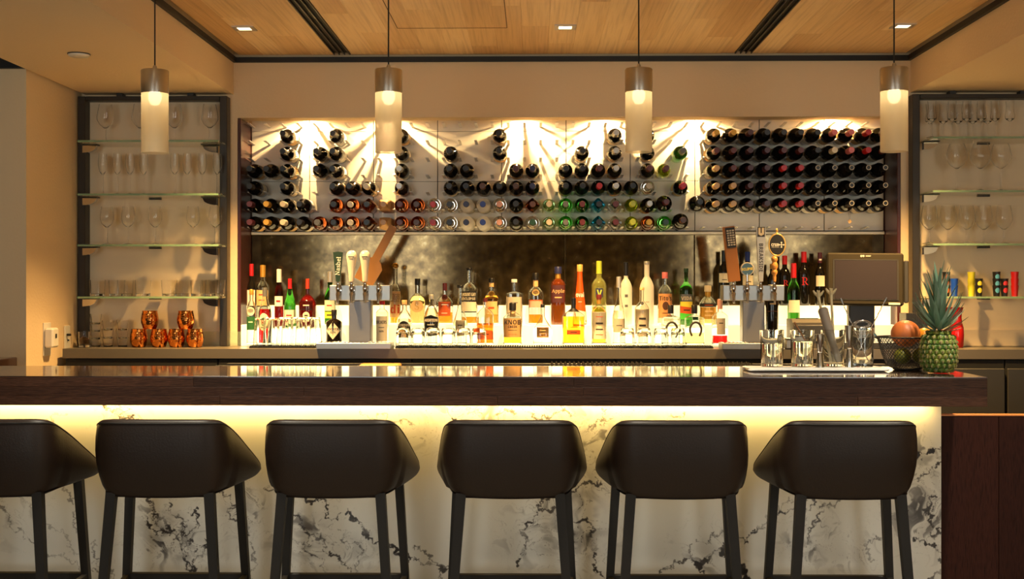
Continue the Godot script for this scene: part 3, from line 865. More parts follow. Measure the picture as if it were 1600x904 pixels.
# ---------------------------------------------------------------- stemware and racks
func stem_profile(kind: String) -> Array:
	match kind:
		"red":      # wide Burgundy bowl
			return [[0.0, 0.0], [0.036, 0.001], [0.034, 0.003], [0.006, 0.010], [0.0035, 0.03], [0.0035, 0.065], [0.008, 0.073], [0.030, 0.092], [0.042, 0.115], [0.043, 0.130], [0.037, 0.165], [0.031, 0.195]]
		"flute":
			return [[0.0, 0.0], [0.030, 0.001], [0.028, 0.003], [0.005, 0.009], [0.003, 0.03], [0.003, 0.095], [0.007, 0.104], [0.017, 0.122], [0.0225, 0.150], [0.0225, 0.175], [0.019, 0.210]]
		"white":
			return [[0.0, 0.0], [0.034, 0.001], [0.032, 0.003], [0.005, 0.009], [0.0033, 0.03], [0.0033, 0.082], [0.008, 0.090], [0.026, 0.108], [0.034, 0.132], [0.033, 0.155], [0.027, 0.196]]
		"balloon":
			return [[0.0, 0.0], [0.036, 0.001], [0.034, 0.003], [0.006, 0.010], [0.0035, 0.03], [0.0035, 0.105], [0.008, 0.113], [0.034, 0.132], [0.050, 0.160], [0.051, 0.180], [0.044, 0.215], [0.035, 0.238]]
		"tulip":
			return [[0.0, 0.0], [0.028, 0.001], [0.026, 0.003], [0.005, 0.008], [0.003, 0.03], [0.003, 0.078], [0.007, 0.084], [0.022, 0.096], [0.0245, 0.110], [0.020, 0.132], [0.0185, 0.155], [0.0205, 0.185]]
	return []

func glass_row(kind: String, called: String, says: String, xs: Array, y: float, z: float, where: String, group: String) -> void:
	var o: Node3D = null
	for i in xs.size():
		var lab := "%s, %s along %s" % [says, nth(i + 1), where]
		var at := Vector3(xs[i], y, z)
		o = thing(called, lab, "glass", at, group)
		var prof := stem_profile(kind)
		var key := "stem" + kind
		if not cache.has(key):
			var cut := 6
			var bowl := prof.slice(cut)
			for q in range(bowl.size() - 1, -1, -1):
				bowl.append([maxf(bowl[q][0] - 0.0009, 0.0), bowl[q][1] + (0.0012 if q == 0 else 0.0)])
			bowl[bowl.size() - 1][0] = 0.0
			bowl.push_front([0.0, prof[cut][1]])
			cache[key] = lathe(bowl, 28, 1.0, false)
			var foot := prof.slice(0, cut)
			foot.append([prof[cut][0] * 0.6, prof[cut][1] - 0.0005])
			foot.append([0.0, prof[cut][1] - 0.0004])
			cache[key + "b"] = lathe(foot, 20, 1.0, false)
		part(o, "bowl", cache[key], M.stem_glass)
		part(o, "stem", cache[key + "b"], M.stem_glass)

func tumbler(lab: String, at: Vector3, r0: float, r1: float, h: float, group: String, called := "tumbler_glass") -> Node3D:
	var o := thing(called, lab, "glass", at, group)
	var key := "tum%s%s%s" % [r0, r1, h]
	if not cache.has(key):
		cache[key] = lathe([[r0, 0.0], [r0 + (r1 - r0) * 0.15, h * 0.15], [r1, h], [r1 - 0.0012, h], [r0 + (r1 - r0) * 0.15 - 0.0012, h * 0.17], [0.0, h * 0.165]], 20, 1.0, false)
		cache[key + "b"] = lathe([[r0 * 0.9, 0.001], [r0 * 0.97, 0.003], [r0 * 0.97, h * 0.14], [r0 * 0.9, h * 0.16]], 20)
	part(o, "wall", cache[key], M.stem_glass)
	part(o, "glass_base", cache[key + "b"], M.thick_glass)
	return o

func glass_racks() -> void:
	for side in 2:
		var xa: float = [-2.3526, 1.9311][side]
		var xb: float = [-1.5796, 2.6863][side]
		var zf := -6.42
		var o := thing("glass_rack", "dark metal framed glass shelf rack over the %s" % ["copper mugs", "pineapple"][side], "shelf rack", Vector3((xa + xb) / 2, BC, 0), "glass racks of the back bar")
		var hw := (xb - xa) / 2
		var top := 2.371 - BC
		part(o, "back_panel", span(Vector3(-hw + 0.03, 0.012, -6.499), Vector3(hw - 0.03, top - 0.02, -6.49)), M.rack_back, mid(Vector3(-hw + 0.03, 0.012, -6.499), Vector3(hw - 0.03, top - 0.02, -6.49)))
		for s in [-1.0, 1.0]:
			part(o, "post", cbox(Vector3(0.038, top - 0.001, 0.07), 0.002), M.bronze_frame, Vector3(s * (hw - 0.019), 0.001, zf - 0.035))
		part(o, "top_rail", cbox(Vector3(hw * 2 - 0.078, 0.022, 0.07), 0.002), M.bronze_frame, Vector3(0, top - 0.022, zf - 0.035))
		for s in [-0.45, 0.5]:
			part(o, "mount_block", cbox(Vector3(0.032, 0.017, 0.05), 0.001), M.black_metal, Vector3(s * hw, top + 0.0005, zf - 0.035))
		var ys: Array = [[2.126, 1.8576, 1.6019, 1.3398], [2.135, 1.8682, 1.6037, 1.3401]][side]
		for y in ys:
			var yy: float = y - BC
			var sh := part(o, "shelf", span(Vector3(-hw + 0.055, yy - 0.010, -6.485), Vector3(hw - 0.005, yy, -6.262), 0.0015), M.shelf_glass, mid(Vector3(-hw + 0.055, yy - 0.010, -6.485), Vector3(hw - 0.005, yy, -6.262)))
			part(sh, "edge", cbox(Vector3(hw * 2 - 0.06, 0.0098, 0.002), 0.0005, true), M.shelf_edge, Vector3(0, 0, 0.1125))
			for s in [-1.0, 1.0]:
				var b := part(o, "bracket", bracket(s), M.chrome, Vector3(s * (hw - 0.042), yy - 0.0125, zf + 0.012))
				part(b, "pad", cbox(Vector3(0.085, 0.003, 0.05), 0.001), M.black_metal, Vector3(-s * 0.036, -0.001, 0.025))
			part(o, "clip", cbox(Vector3(0.062, 0.006, 0.02), 0.001), M.black_metal, Vector3(0.0, yy - 0.0165, -6.47))
		if side == 0:
			part(o, "splash_glass", span(Vector3(-0.02, 0.002, -6.47), Vector3(hw + 0.06, 0.075, -6.464)), M.shelf_glass, mid(Vector3(-0.02, 0.002, -6.47), Vector3(hw + 0.06, 0.075, -6.464)))
		else:
			part(o, "splash_panel", span(Vector3(-hw + 0.04, 0.002, -6.488), Vector3(hw - 0.06, 0.085, -6.478)), M.rack_back, mid(Vector3(-hw + 0.04, 0.002, -6.488), Vector3(hw - 0.06, 0.085, -6.478)))
	glass_row("red", "wine_glass", "wide bowled wine glass", RED_WINE_GLASSES, 2.1265, -6.37, "top shelf of the mug rack", "wide wine glasses")
	glass_row("flute", "champagne_flute", "slender champagne flute", FLUTES, 1.8581, -6.36, "second shelf of the mug rack", "champagne flutes")
	glass_row("white", "wine_glass", "tulip bowled wine glass", WHITE_WINE_GLASSES, 1.6024, -6.36, "third shelf of the mug rack", "tulip wine glasses")
	glass_row("tulip", "tasting_glass", "small tulip tasting glass", TULIPS, 2.1355, -6.33, "front of the stemware rack's top shelf", "tasting glasses")
	glass_row("tulip", "tasting_glass", "small tulip tasting glass", TULIPS_BACK, 2.1355, -6.42, "back of the stemware rack's top shelf", "tasting glasses")
	glass_row("balloon", "wine_glass", "large balloon wine glass", BALLOONS, 1.8687, -6.33, "front of the stemware rack's second shelf", "balloon wine glasses")
	glass_row("red", "wine_glass", "round wine glass", GOBLETS, 1.6042, -6.36, "third shelf of the stemware rack", "round wine glasses")
	for i in TUMBLERS.size():
		tumbler("low clear tumbler, %s along front of the mug rack's lowest shelf" % nth(i + 1), Vector3(TUMBLERS[i], 1.3403, -6.345), 0.036, 0.041, 0.083, "low tumblers")
	for i in TUMBLERS_BACK.size():
		tumbler("low clear tumbler, %s along back of the mug rack's lowest shelf" % nth(i + 1), Vector3(TUMBLERS_BACK[i], 1.3403, -6.438), 0.036, 0.041, 0.083, "low tumblers")
	for i in 3:
		var n := 4 if i == 0 else 3
		for k in n:
			tumbler("clear tumbler of the %s stack beside the copper mugs, %s from the counter" % [nth(i + 1), nth(k + 1)], Vector3(STACKS[i], BC + 0.0005 + k * 0.0385 * (1.0 if i == 0 else 1.1), -6.33), 0.022, 0.030, 0.052, "stacked tumblers")
	var ash := tumbler("square glass candle holder with dark wax at the counter end", Vector3(-2.262, BC + 0.0005, -6.26), 0.026, 0.030, 0.08, "", "candle_holder")
	ash.set_meta("category", "candle holder")
	part(ash, "wax", lathe([[0.02, 0.018], [0.024, 0.02], [0.026, 0.04], [0.012, 0.055], [0.0, 0.056]], 16), mat("dark_wax", col(60, 38, 20), 0.3))
	# copper mugs
	var g0: Node3D = null
	for i in 6:
		var at := Vector3(MUGS[i] if i < 4 else MUGS_TOP[i - 4], BC + 0.0005 + (0.0 if i < 4 else 0.0925), -6.31)
		var lab := "hammered copper mug, %s" % ["bottom row next to the stacked tumblers", "second in the bottom row", "third in the bottom row", "bottom row end away from the tumblers", "standing on top above the first two", "standing on top above the last two"][i]
		if g0 == null:
			g0 = thing("copper_mug", lab, "mug", at, "copper mugs")
			part(g0, "cup", lathe([[0.0, 0.0], [0.030, 0.0], [0.034, 0.004], [0.043, 0.03], [0.0445, 0.045], [0.041, 0.070], [0.037, 0.086], [0.038, 0.092], [0.036, 0.092], [0.034, 0.08], [0.030, 0.02], [0.0, 0.01]], 28, 1.0, false), M.copper)
			var pts := []
			for k in 13:
				var a := lerpf(-0.55 * PI, 0.55 * PI, k / 12.0)
				pts.append(Vector3(0.040 + 0.024 * cos(a), 0.050 + 0.030 * sin(a), 0))
			part(g0, "handle", tube(pts, 0.0045, 8), M.copper, Vector3.ZERO, Basis(Vector3.UP, -1.0))
		else:
			copy_of(g0, at, lab)
	# cups on the lowest shelf of the stemware rack: coloured, plain
	var shots := [[1452, "orange", 0], [1474, "black", 2], [1479, "blue", 1], [1514, "yellow", 2], [1518, "black", 1], [1546, "black", 2], [1559, "black", 1], [1574.5, "red", 2]]
	var cupsay := {"orange": "orange", "black": "black", "blue": "blue", "yellow": "yellow", "red": "red"}
	var sx := [2.014, 2.086, 2.106, 2.212, 2.228, 2.316, 2.356, 2.407]
	var done := {}
	for i in shots.size():
		var c: String = shots[i][1]
		var cm := hexmat({"orange": col(222, 96, 40), "black": col(30, 27, 25), "blue": col(24, 70, 170), "yellow": col(214, 204, 50), "red": col(190, 30, 28)}[c], 0.3)
		for k in shots[i][2] + 1:
			var zz: float = -6.37 if i in [1, 3] else -6.31
			var o := thing("shot_cup", "plain %s cup in the %s stack of the stemware rack's lowest shelf, %s up" % [c, nth(i + 1), nth(k + 1)], "cup", Vector3(sx[i], 1.3406 + k * 0.034, zz), "coloured cups")
			part(o, "cup_wall", lathe([[0.0, 0.0], [0.0145, 0.0], [0.0195, 0.055], [0.0185, 0.055], [0.0138, 0.003], [0.0, 0.003]], 18, 1.0, false), cm)
			if c == "black":
				var patch: Color = {1: col(214, 110, 50), 4: col(226, 206, 50), 5: col(84, 160, 186), 6: col(200, 44, 40)}[i]
				var pp := [[0.0145, 0.0, 2.0], [0.0195, 0.055, 2.0]]
				part(o, "round_print", label_mesh(pp, 1.0, "oval", 0.03, 0.022, 0.026, 0.0005), hexmat(patch, 0.4))
	# red pepper-mill shaped shakers on the counter
	for i in 2:
		var o := thing("red_decanter", "glossy red waisted decanter behind the pineapple, %s" % ["nearer the rack's middle", "nearer the till"][i], "decanter", Vector3([2.128, 2.05][i], BC + 0.0005, -6.34), "red decanters")
		part(o, "body", lathe([[0.0, 0.0], [0.030, 0.0], [0.033, 0.006], [0.036, 0.06], [0.034, 0.10], [0.0265, 0.125], [0.0265, 0.128]], 28, 1.0, false), mat("red_gloss", col(172, 22, 24), 0.12))
		part(o, "neck", lathe([[0.0268, 0.128], [0.024, 0.150], [0.025, 0.175], [0.033, 0.203], [0.031, 0.203], [0.022, 0.172], [0.022, 0.13]], 28, 1.0, false), M.red_gloss)
	one("counter_tray", "black ribbed napkin box on the counter behind the grapefruit", "box", ribbed_box(0.105, 0.12, 0.175), M.black_metal, Vector3(1.885, BC + 0.0005, -6.25))

func ribbed_box(w: float, d: float, h: float) -> ArrayMesh:
	var mb := MB.new()
	mb.box(Vector3(-w / 2, 0, -d / 2), Vector3(w / 2, h, d / 2 - 0.004))
	for k in 10:
		var x := -w / 2 + w * (k + 0.5) / 10.0
		mb.box(Vector3(x - 0.003, 0, d / 2 - 0.004), Vector3(x + 0.003, h, d / 2))
	return mb.mesh()

# curved chrome clamp under a shelf; s = side of the post
func bracket(s: float) -> ArrayMesh:
	var key := "bracket%s" % s
	if cache.has(key):
		return cache[key]
	var poly := PackedVector2Array()
	poly.append(Vector2(0, -0.003))
	for k in 9:
		var a := k / 8.0
		poly.append(Vector2(-s * 0.072 * a, -0.036 * sqrt(maxf(0.0, 1.0 - a * a)) - 0.003))
	var m := extrude(poly, 0.008, 0.04)
	cache[key] = m
	return m

# ---------------------------------------------------------------- stools
func smooth_at(c: Array, t: float) -> float:
	var n := c.size()
	var i := clampi(int(floor(t)), 0, n - 2)
	var f := t - i
	var p0: float = c[maxi(i - 1, 0)]
	var p1: float = c[i]
	var p2: float = c[i + 1]
	var p3: float = c[mini(i + 2, n - 1)]
	if i == 0:
		p0 = c[1]  # symmetric about the middle of the back
	return 0.5 * ((2 * p1) + (-p0 + p2) * f + (2 * p0 - 5 * p1 + 4 * p2 - p3) * f * f + (-p0 + 3 * p1 - 3 * p2 + p3) * f * f * f)

# closed rings of points lofted into one smooth skin
func loft_into(mb: MB, rings: Array, caps := true) -> void:
	var n: int = rings[0].size()
	var idx := []
	for i in rings.size():
		var c := Vector3.ZERO
		for p in rings[i]:
			c += p
		c /= n
		var row := []
		for k in n:
			var da: Vector3 = rings[mini(i + 1, rings.size() - 1)][k] - rings[maxi(i - 1, 0)][k]
			var db: Vector3 = rings[i][(k + 1) % n] - rings[i][(k + n - 1) % n]
			var nn := da.cross(db).normalized()
			row.append([rings[i][k], nn, c])
		# one sign for the ring
		var vote := 0.0
		for r in row:
			vote += signf(r[1].dot(r[0] - r[2]))
		var ids := []
		for k in n:
			ids.append(mb.pt(row[k][0], row[k][1] * (1.0 if vote >= 0.0 else -1.0), Vector2(float(k) / n, float(i) / rings.size())))
		idx.append(ids)
	for i in rings.size() - 1:
		for k in n:
			mb.quad(idx[i][k], idx[i][(k + 1) % n], idx[i + 1][(k + 1) % n], idx[i + 1][k])
	if caps:
		for e in [0, rings.size() - 1]:
			var c := Vector3.ZERO
			for p in rings[e]:
				c += p
			c /= n
			var other: Vector3 = rings[1 if e == 0 else rings.size() - 2][0]
			var nn: Vector3 = (rings[e][0] - other).normalized()
			var c0 := mb.pt(c + nn * 0.004, nn)
			for k in n:
				mb.tri(c0, mb.pt(rings[e][k], nn), mb.pt(rings[e][(k + 1) % n], nn))

func shell_ring(sgn: float, t: float) -> Array:
	var px := smooth_at([0.0, 0.11, 0.178, 0.217, 0.235, 0.253, 0.266, 0.262], t) if t > 0.0 else 0.0
	if t < 1.0:
		px = 0.11 * t
	var pz := smooth_at([0.0, -0.002, -0.014, -0.052, -0.13, -0.25, -0.35, -0.40], t)
	var top := smooth_at([0.939, 0.939, 0.938, 0.930, 0.892, 0.820, 0.759, 0.731], t)
	var bot := smooth_at([0.674, 0.676, 0.681, 0.687, 0.691, 0.695, 0.700, 0.706], t)
	var th := smooth_at([0.046, 0.046, 0.046, 0.045, 0.042, 0.036, 0.03, 0.022], t)
	# outward direction in plan
	var e := 0.05
	var x2 := 0.11 * (t + e) if t + e < 1.0 else smooth_at([0.0, 0.11, 0.178, 0.217, 0.235, 0.253, 0.266, 0.262], minf(t + e, 7.0))
	var x1 := 0.11 * (t - e) if t - e < 1.0 else smooth_at([0.0, 0.11, 0.178, 0.217, 0.235, 0.253, 0.266, 0.262], t - e)
	var z2 := smooth_at([0.0, -0.002, -0.014, -0.052, -0.13, -0.25, -0.35, -0.40], clampf(t + e, 0, 7.0))
	var z1 := smooth_at([0.0, -0.002, -0.014, -0.052, -0.13, -0.25, -0.35, -0.40], maxf(t - e, 0.0))
	var dir := Vector2(x2 - x1, z2 - z1).normalized()
	var outw := Vector2(-dir.y, dir.x)
	if t < 0.06:
		outw = Vector2(0, 1)
	var h := top - bot
	var ring := []
	for q in [[0.62, 0.0], [0.36, 0.004], [0.16, 0.03], [0.04, 0.10], [-0.06, 0.24], [-0.14, 0.42], [-0.16, 0.60], [-0.10, 0.80], [-0.02, 0.915], [0.03, 0.955], [0.14, 0.985], [0.34, 1.0], [0.62, 1.0], [0.84, 0.985], [0.97, 0.95], [1.0, 0.86], [1.0, 0.5], [1.0, 0.16], [0.96, 0.05], [0.84, 0.005]]:
		var f: float = q[0]
		var tuck := 0.022 * pow(1.0 - q[1], 3.0)
		var off := -f * th - tuck * (1.0 if f < 0.5 else 0.0) * (1.0 if t < 4.0 else 0.4)
		ring.append(Vector3(sgn * (px + outw.x * off), bot + h * q[1], pz + outw.y * off))
	return ring

func stools() -> void:
	var rings := []
	var n := 36
	for i in range(n, 0, -1):
		rings.append(shell_ring(-1.0, 7.0 * i / n))
	for i in n + 1:
		rings.append(shell_ring(1.0, 7.0 * i / n))
	var mb := MB.new()
	loft_into(mb, rings)
	var shell := mb.mesh()
	# piping below the rim
	var pts := []
	for r in rings:
		pts.append(r[9] + (r[9] - r[16]).normalized() * 0.0005)
	var seam := tube(pts, 0.0022, 6)
	# seat cushion
	var seat_rings := []
	for q in [[0.6875, 0.90], [0.692, 0.985], [0.702, 1.0], [0.720, 0.985], [0.730, 0.93], [0.735, 0.80], [0.737, 0.45]]:
		var ring := []
		for k in 40:
			var a := TAU * k / 40.0
			var x: float = signf(cos(a)) * pow(absf(cos(a)), 0.55) * 0.198 * q[1]
			var z: float = signf(sin(a)) * pow(absf(sin(a)), 0.55) * 0.195 * q[1]
			ring.append(Vector3(x * (1.0 - z * 0.25), q[0], z - 0.225))
		seat_rings.append(ring)
	mb = MB.new()
	loft_into(mb, seat_rings)
	var seat := mb.mesh()
	var xs := [-1.8451, -1.2614, -0.6826, -0.079, 0.4919, 1.0602]
	var o: Node3D = null
	for i in 6:
		var lab: String = ["dark brown leather bar stool cut off by the picture edge", "dark leather bar stool, second of six, with the veined marble between its legs", "dark leather bar stool, third of six along the bar", "dark leather bar stool, fourth of six, facing straight away", "dark leather bar stool, fifth of six along the bar", "dark leather bar stool nearest the wooden gate"][i]
		var at := Vector3(xs[i], 0, -4.16)
		if o == null:
			o = thing("bar_stool", lab, "bar stool", at, "bar stools along the counter")
			part(o, "shell", shell, M.leather)
			part(o, "piping", seam, M.leather_seam)
			part(o, "seat", seat, M.leather)
			part(o, "seat_pan", cbox(Vector3(0.34, 0.014, 0.33), 0.004), M.stool_leg, Vector3(0, 0.673, -0.215))
			for s in [-1.0, 1.0]:
				part(o, "leg", leg(Vector3(s * 0.166, 0.69, -0.052), Vector3(s * 0.216, 0.0, -0.008), 0.0165, 0.0125), M.stool_leg)
				part(o, "leg", leg(Vector3(s * 0.196, 0.70, -0.345), Vector3(s * 0.236, 0.0, -0.385), 0.0155, 0.0120), M.stool_leg)
				part(o, "side_rail", leg(Vector3(s * 0.190, 0.30, -0.035), Vector3(s * 0.217, 0.335, -0.365), 0.009, 0.009), M.stool_leg)
			part(o, "foot_rail", cbox(Vector3(0.435, 0.026, 0.022), 0.003, true), M.stool_leg, Vector3(0, 0.335, -0.366))
			part(o, "back_rail", cbox(Vector3(0.38, 0.020, 0.016), 0.003, true), M.stool_leg, Vector3(0, 0.30, -0.028))
		else:
			copy_of(o, at, lab)

# square tapering bar between two points
func leg(a: Vector3, b: Vector3, ra: float, rb: float) -> ArrayMesh:
	var mb := MB.new()
	var d := (b - a).normalized()
	var side := d.cross(Vector3(0, 0, 1) if absf(d.z) < 0.9 else Vector3.UP).normalized()
	var fw := side.cross(d).normalized()
	var ring := []
	for e in 2:
		var c := a if e == 0 else b
		var r := ra if e == 0 else rb
		ring.append([c + side * r + fw * r, c - side * r + fw * r, c - side * r - fw * r, c + side * r - fw * r])
	for k in 4:
		var j := (k + 1) % 4
		var nn: Vector3 = [fw, -side, -fw, side][k]
		mb.flat4(ring[0][k], ring[0][j], ring[1][j], ring[1][k], nn)
	mb.flat4(ring[0][0], ring[0][1], ring[0][2], ring[0][3], -d)
	mb.flat4(ring[1][0], ring[1][1], ring[1][2], ring[1][3], d)
	return mb.mesh()

# ---------------------------------------------------------------- pendants
func pendants() -> void:
	var xs := [-1.43, -0.5467, 0.393, 1.3453]
	for i in 4:
		var o := thing("pendant_lamp", "cylinder pendant lamp with nickel cap and frosted glass, %s" % ["over the stool beside the first", "second along the bar", "third along the bar", "nearest the till screen"][i] if i > 0 else "cylinder pendant lamp with nickel cap and frosted glass before the mug shelves", "pendant lamp", Vector3(xs[i], 0, -4.7), "pendant lamps over the bar")
		part(o, "cord", tube([Vector3(0, 2.215, 0), Vector3(0, 2.588, 0)], 0.0028, 8), M.rubber)
		part(o, "ceiling_cup", lathe([[0.03, 2.572], [0.03, 2.588]], 20), M.brushed_nickel)
		part(o, "cord_grip", lathe([[0.008, 2.200], [0.008, 2.214], [0.005, 2.220]], 14), M.brushed_nickel)
		part(o, "cap", lathe([[0.0, 2.135], [0.047, 2.135], [0.047, 2.114], [0.0515, 2.113], [0.0515, 2.198], [0.049, 2.2015], [0.0, 2.2015]], 40, 1.0, false), M.brushed_nickel)
		part(o, "shade", lathe([[0.0495, 1.8893], [0.0500, 1.892], [0.0500, 2.1128]], 40, 1.0, false), M.frosted_shade)
		part(o, "lamp_bulb", lathe([[0.0, 2.068], [0.014, 2.072], [0.024, 2.090], [0.024, 2.112], [0.016, 2.125], [0.0, 2.130]], 20, 1.0, false), M.pendant_glow)
		var l := OmniLight3D.new()
		l.name = numbered("pendant_light")
		l.light_color = Color(1.0, 0.80, 0.50)
		l.light_energy = 0.006
		l.light_size = 0.02
		l.omni_range = 15.0
		l.omni_attenuation = 2.0
		l.shadow_enabled = true
		add_child(l)
		l.position = Vector3(xs[i], 2.095, -4.7)

# ---------------------------------------------------------------- beer towers
func tower(at: Vector3, says: String) -> Node3D:
	var o := thing("beer_tower", says, "beer tap", at, "beer towers")
	var hw := 0.153
	part(o, "post", cbox(Vector3(0.11, 0.236, 0.09), 0.003), mat("grey_steel", col(118, 119, 124), 0.42, 0.7), Vector3(0, 0.0, 0))
	part(o, "crossbar", cbox(Vector3(hw * 2, 0.078, 0.09), 0.003), M.steel, Vector3(0, 0.2365, 0.0))
	for k in 4:
		var x := -0.105 + 0.0675 * k
		var f := part(o, "faucet", lathe([[0.010, 0.0], [0.012, 0.006], [0.012, 0.014], [0.0085, 0.018], [0.011, 0.03], [0.013, 0.04], [0.009, 0.052], [0.008, 0.06]], 16), M.chrome, Vector3(x, 0.2595, 0.072))
		part(f, "spout", tube([Vector3(0, 0.02, 0), Vector3(0, 0.002, 0.006), Vector3(0, -0.02, 0.012), Vector3(0, -0.034, 0.013)], [0.009, 0.009, 0.007, 0.0065], 12), M.chrome)
		part(f, "shank", lathe([[0.014, 0.0], [0.014, 0.006], [0.008, 0.008], [0.008, 0.03]], 16), M.chrome, Vector3(0, 0.028, -0.0265), Basis(Vector3.RIGHT, PI / 2))
		part(f, "lever", lathe([[0.006, 0.058], [0.007, 0.066], [0.005, 0.072]], 12), M.chrome)
	return o

func tray(at: Vector3, w: float, says: String) -> void:
	var t := thing("drip_tray", says, "drip tray", at, "drip trays")
	part(t, "pan", cbox(Vector3(w, 0.03, 0.13), 0.002), M.steel, Vector3(0, 0, 0))
	for k in int(w / 0.02):
		part(t, "slat", cbox(Vector3(0.008, 0.004, 0.12), 0.001), M.chrome, Vector3(-w / 2 + 0.012 + k * 0.02, 0.0302, 0))

func handle_at(x: float, base: Vector3) -> Vector3:
	return base + Vector3(x, 0.332, 0.072)

func towers() -> void:
	# tower beside the mug shelves
	var a := Vector3(-0.873, BC, -6.31)
	tower(a, "steel beer tower with two white tap handles")
	tray(Vector3(-0.885, BC, -6.195), 0.37, "steel drip tray under the white handled tower")
	# green handle with script
	var o := thing("tap_handle", "green tapered tap handle with white script lettering", "tap handle", handle_at(-0.105, a), "tap handles")
	part(o, "handle_body", extrude(PackedVector2Array([Vector2(-0.009, 0.0), Vector2(0.009, 0.0), Vector2(0.016, 0.06), Vector2(0.024, 0.146), Vector2(0.0, 0.15), Vector2(-0.024, 0.146), Vector2(-0.016, 0.06)]), -0.008, 0.008), mat("enamel_green", col(14, 44, 26), 0.5))
	part(o, "lettering", text_mesh("Nasbel", 0.022, true, 0.105), ink("white"), Vector3(0.001, 0.078, 0.0082), Basis(Vector3.BACK, PI / 2 - 0.08))
	for k in 2:
		o = thing("tap_handle", "white club shaped tap handle %s" % ["next to the green one", "before the wooden paddle"][k], "tap handle", handle_at(-0.0375 + 0.0675 * k, a), "tap handles")
		part(o, "handle_body", lathe([[0.0, 0.0], [0.0125, 0.0], [0.0135, 0.004], [0.0155, 0.04], [0.021, 0.09], [0.0265, 0.122], [0.0265, 0.134], [0.020, 0.148], [0.010, 0.1545], [0.0, 0.156]], 24, 0.6, false), mat("enamel_white", col(232, 220, 196), 0.25))
		part(o, "print_line", cbox(Vector3(0.030, 0.005, 0.0008), 0.0002, true), ink("grey"), Vector3(0, 0.124, 0.0161))
		part(o, "print_line", cbox(Vector3(0.018, 0.0035, 0.0008), 0.0002, true), ink("grey"), Vector3(0, 0.114, 0.0154))
	# wooden paddle leaning behind the tower
	var pd := PackedVector2Array([Vector2(-0.052, 0.0), Vector2(0.052, 0.0), Vector2(0.055, 0.10), Vector2(0.035, 0.125), Vector2(0.0205, 0.135), Vector2(0.0205, 0.325), Vector2(-0.0205, 0.325), Vector2(-0.0205, 0.135), Vector2(-0.035, 0.125), Vector2(-0.055, 0.10)])
	o = thing("wooden_paddle", "pale wooden paddle leaning askew behind the beer tower", "paddle", Vector3(-0.872, 1.412, -6.385), "")
	part(o, "blade", extrude(pd, -0.007, 0.007), mat("paddle_wood", col(152, 106, 60), 0.6), Vector3.ZERO, Basis(Vector3.BACK, -0.50))
	# tower beside the till
	a = Vector3(1.097, BC, -6.31)
	tower(a, "steel beer tower with plank and oval sign tap handles")
	tray(Vector3(1.07, BC, -6.195), 0.30, "steel drip tray under the oval sign tower")
	o = thing("tap_handle", "brown plank tap handle with black lettered plate", "tap handle", handle_at(-0.105, a), "tap handles")
	var tl := Basis(Vector3.BACK, 0.11)
	part(o, "handle_body", cbox(Vector3(0.058, 0.275, 0.028), 0.002), mat("plank_wood", col(152, 94, 38), 0.6), Vector3(0.004, 0.0, 0), tl)
	part(o, "plate", cbox(Vector3(0.046, 0.10, 0.003), 0.001), ink("black"), Vector3(0.004, 0, 0.0) + tl * Vector3(0.004, 0.168, 0.0157), tl)
	for k in 7:
		for q in 3:
			part(o, "plate_mark", cbox(Vector3([0.011, 0.008, 0.011][(q + k) % 3], 0.0075, 0.0006), 0.0002, true), ink("greytan"), Vector3(0.004, 0, 0.0) + tl * Vector3(-0.009 + 0.0132 * q, 0.182 + 0.0118 * k, 0.0191), tl)
	o = thing("tap_handle", "small round badge tap handle with yellow lettering", "tap handle", handle_at(-0.0375, a), "tap handles")
	part(o, "stem", lathe([[0.006, 0.0], [0.007, 0.04]], 12), M.chrome)
	part(o, "badge", lathe([[0.032, -0.006], [0.034, -0.004], [0.034, 0.004], [0.032, 0.006]], 28), ink("greytan", 0.3), Vector3(0, 0.062, 0), Basis(Vector3.RIGHT, PI / 2))
	part(o, "badge_face", lathe([[0.029, 0.006], [0.029, 0.0068]], 28), hexmat(col(52, 82, 98), 0.35), Vector3(0, 0.062, 0), Basis(Vector3.RIGHT, PI / 2))
	part(o, "lettering", text_mesh("ECLIPSE", 0.013, false, 0.054), ink("yellow"), Vector3(0, 0.062, 0.0069), Basis(Vector3.BACK, 0.08))
	o = thing("tap_handle", "tall grey tapered tap handle with black vertical lettering", "tap handle", handle_at(0.030, a), "tap handles")
	part(o, "handle_body", extrude(PackedVector2Array([Vector2(-0.010, 0.0), Vector2(0.010, 0.0), Vector2(0.0225, 0.23), Vector2(0.0225, 0.262), Vector2(-0.0225, 0.262), Vector2(-0.0225, 0.23)]), -0.009, 0.009), mat("tap_grey", col(160, 152, 138), 0.35, 0.4))
	part(o, "lettering", text_mesh("BREAKSIDE", 0.020, false, 0.172), ink("dark"), Vector3(0.0, 0.118, 0.0092), Basis(Vector3.BACK, -PI / 2))
	part(o, "emblem_frame", extrude(PackedVector2Array([Vector2(-0.018, 0.222), Vector2(0.018, 0.222), Vector2(0.018, 0.27), Vector2(-0.018, 0.27)]), 0.0092, 0.0102), ink("dark"))
	part(o, "emblem", extrude(PackedVector2Array([Vector2(-0.014, 0.234), Vector2(0.0, 0.226), Vector2(0.014, 0.234), Vector2(0.014, 0.266), Vector2(0.003, 0.266), Vector2(0.003, 0.24), Vector2(-0.003, 0.24), Vector2(-0.003, 0.266), Vector2(-0.014, 0.266)]), 0.0103, 0.0113), ink("greytan"))
	o = thing("tap_handle", "turned wooden tap handle with black oval sign in a gold rim", "tap handle", handle_at(0.0975, a), "tap handles")
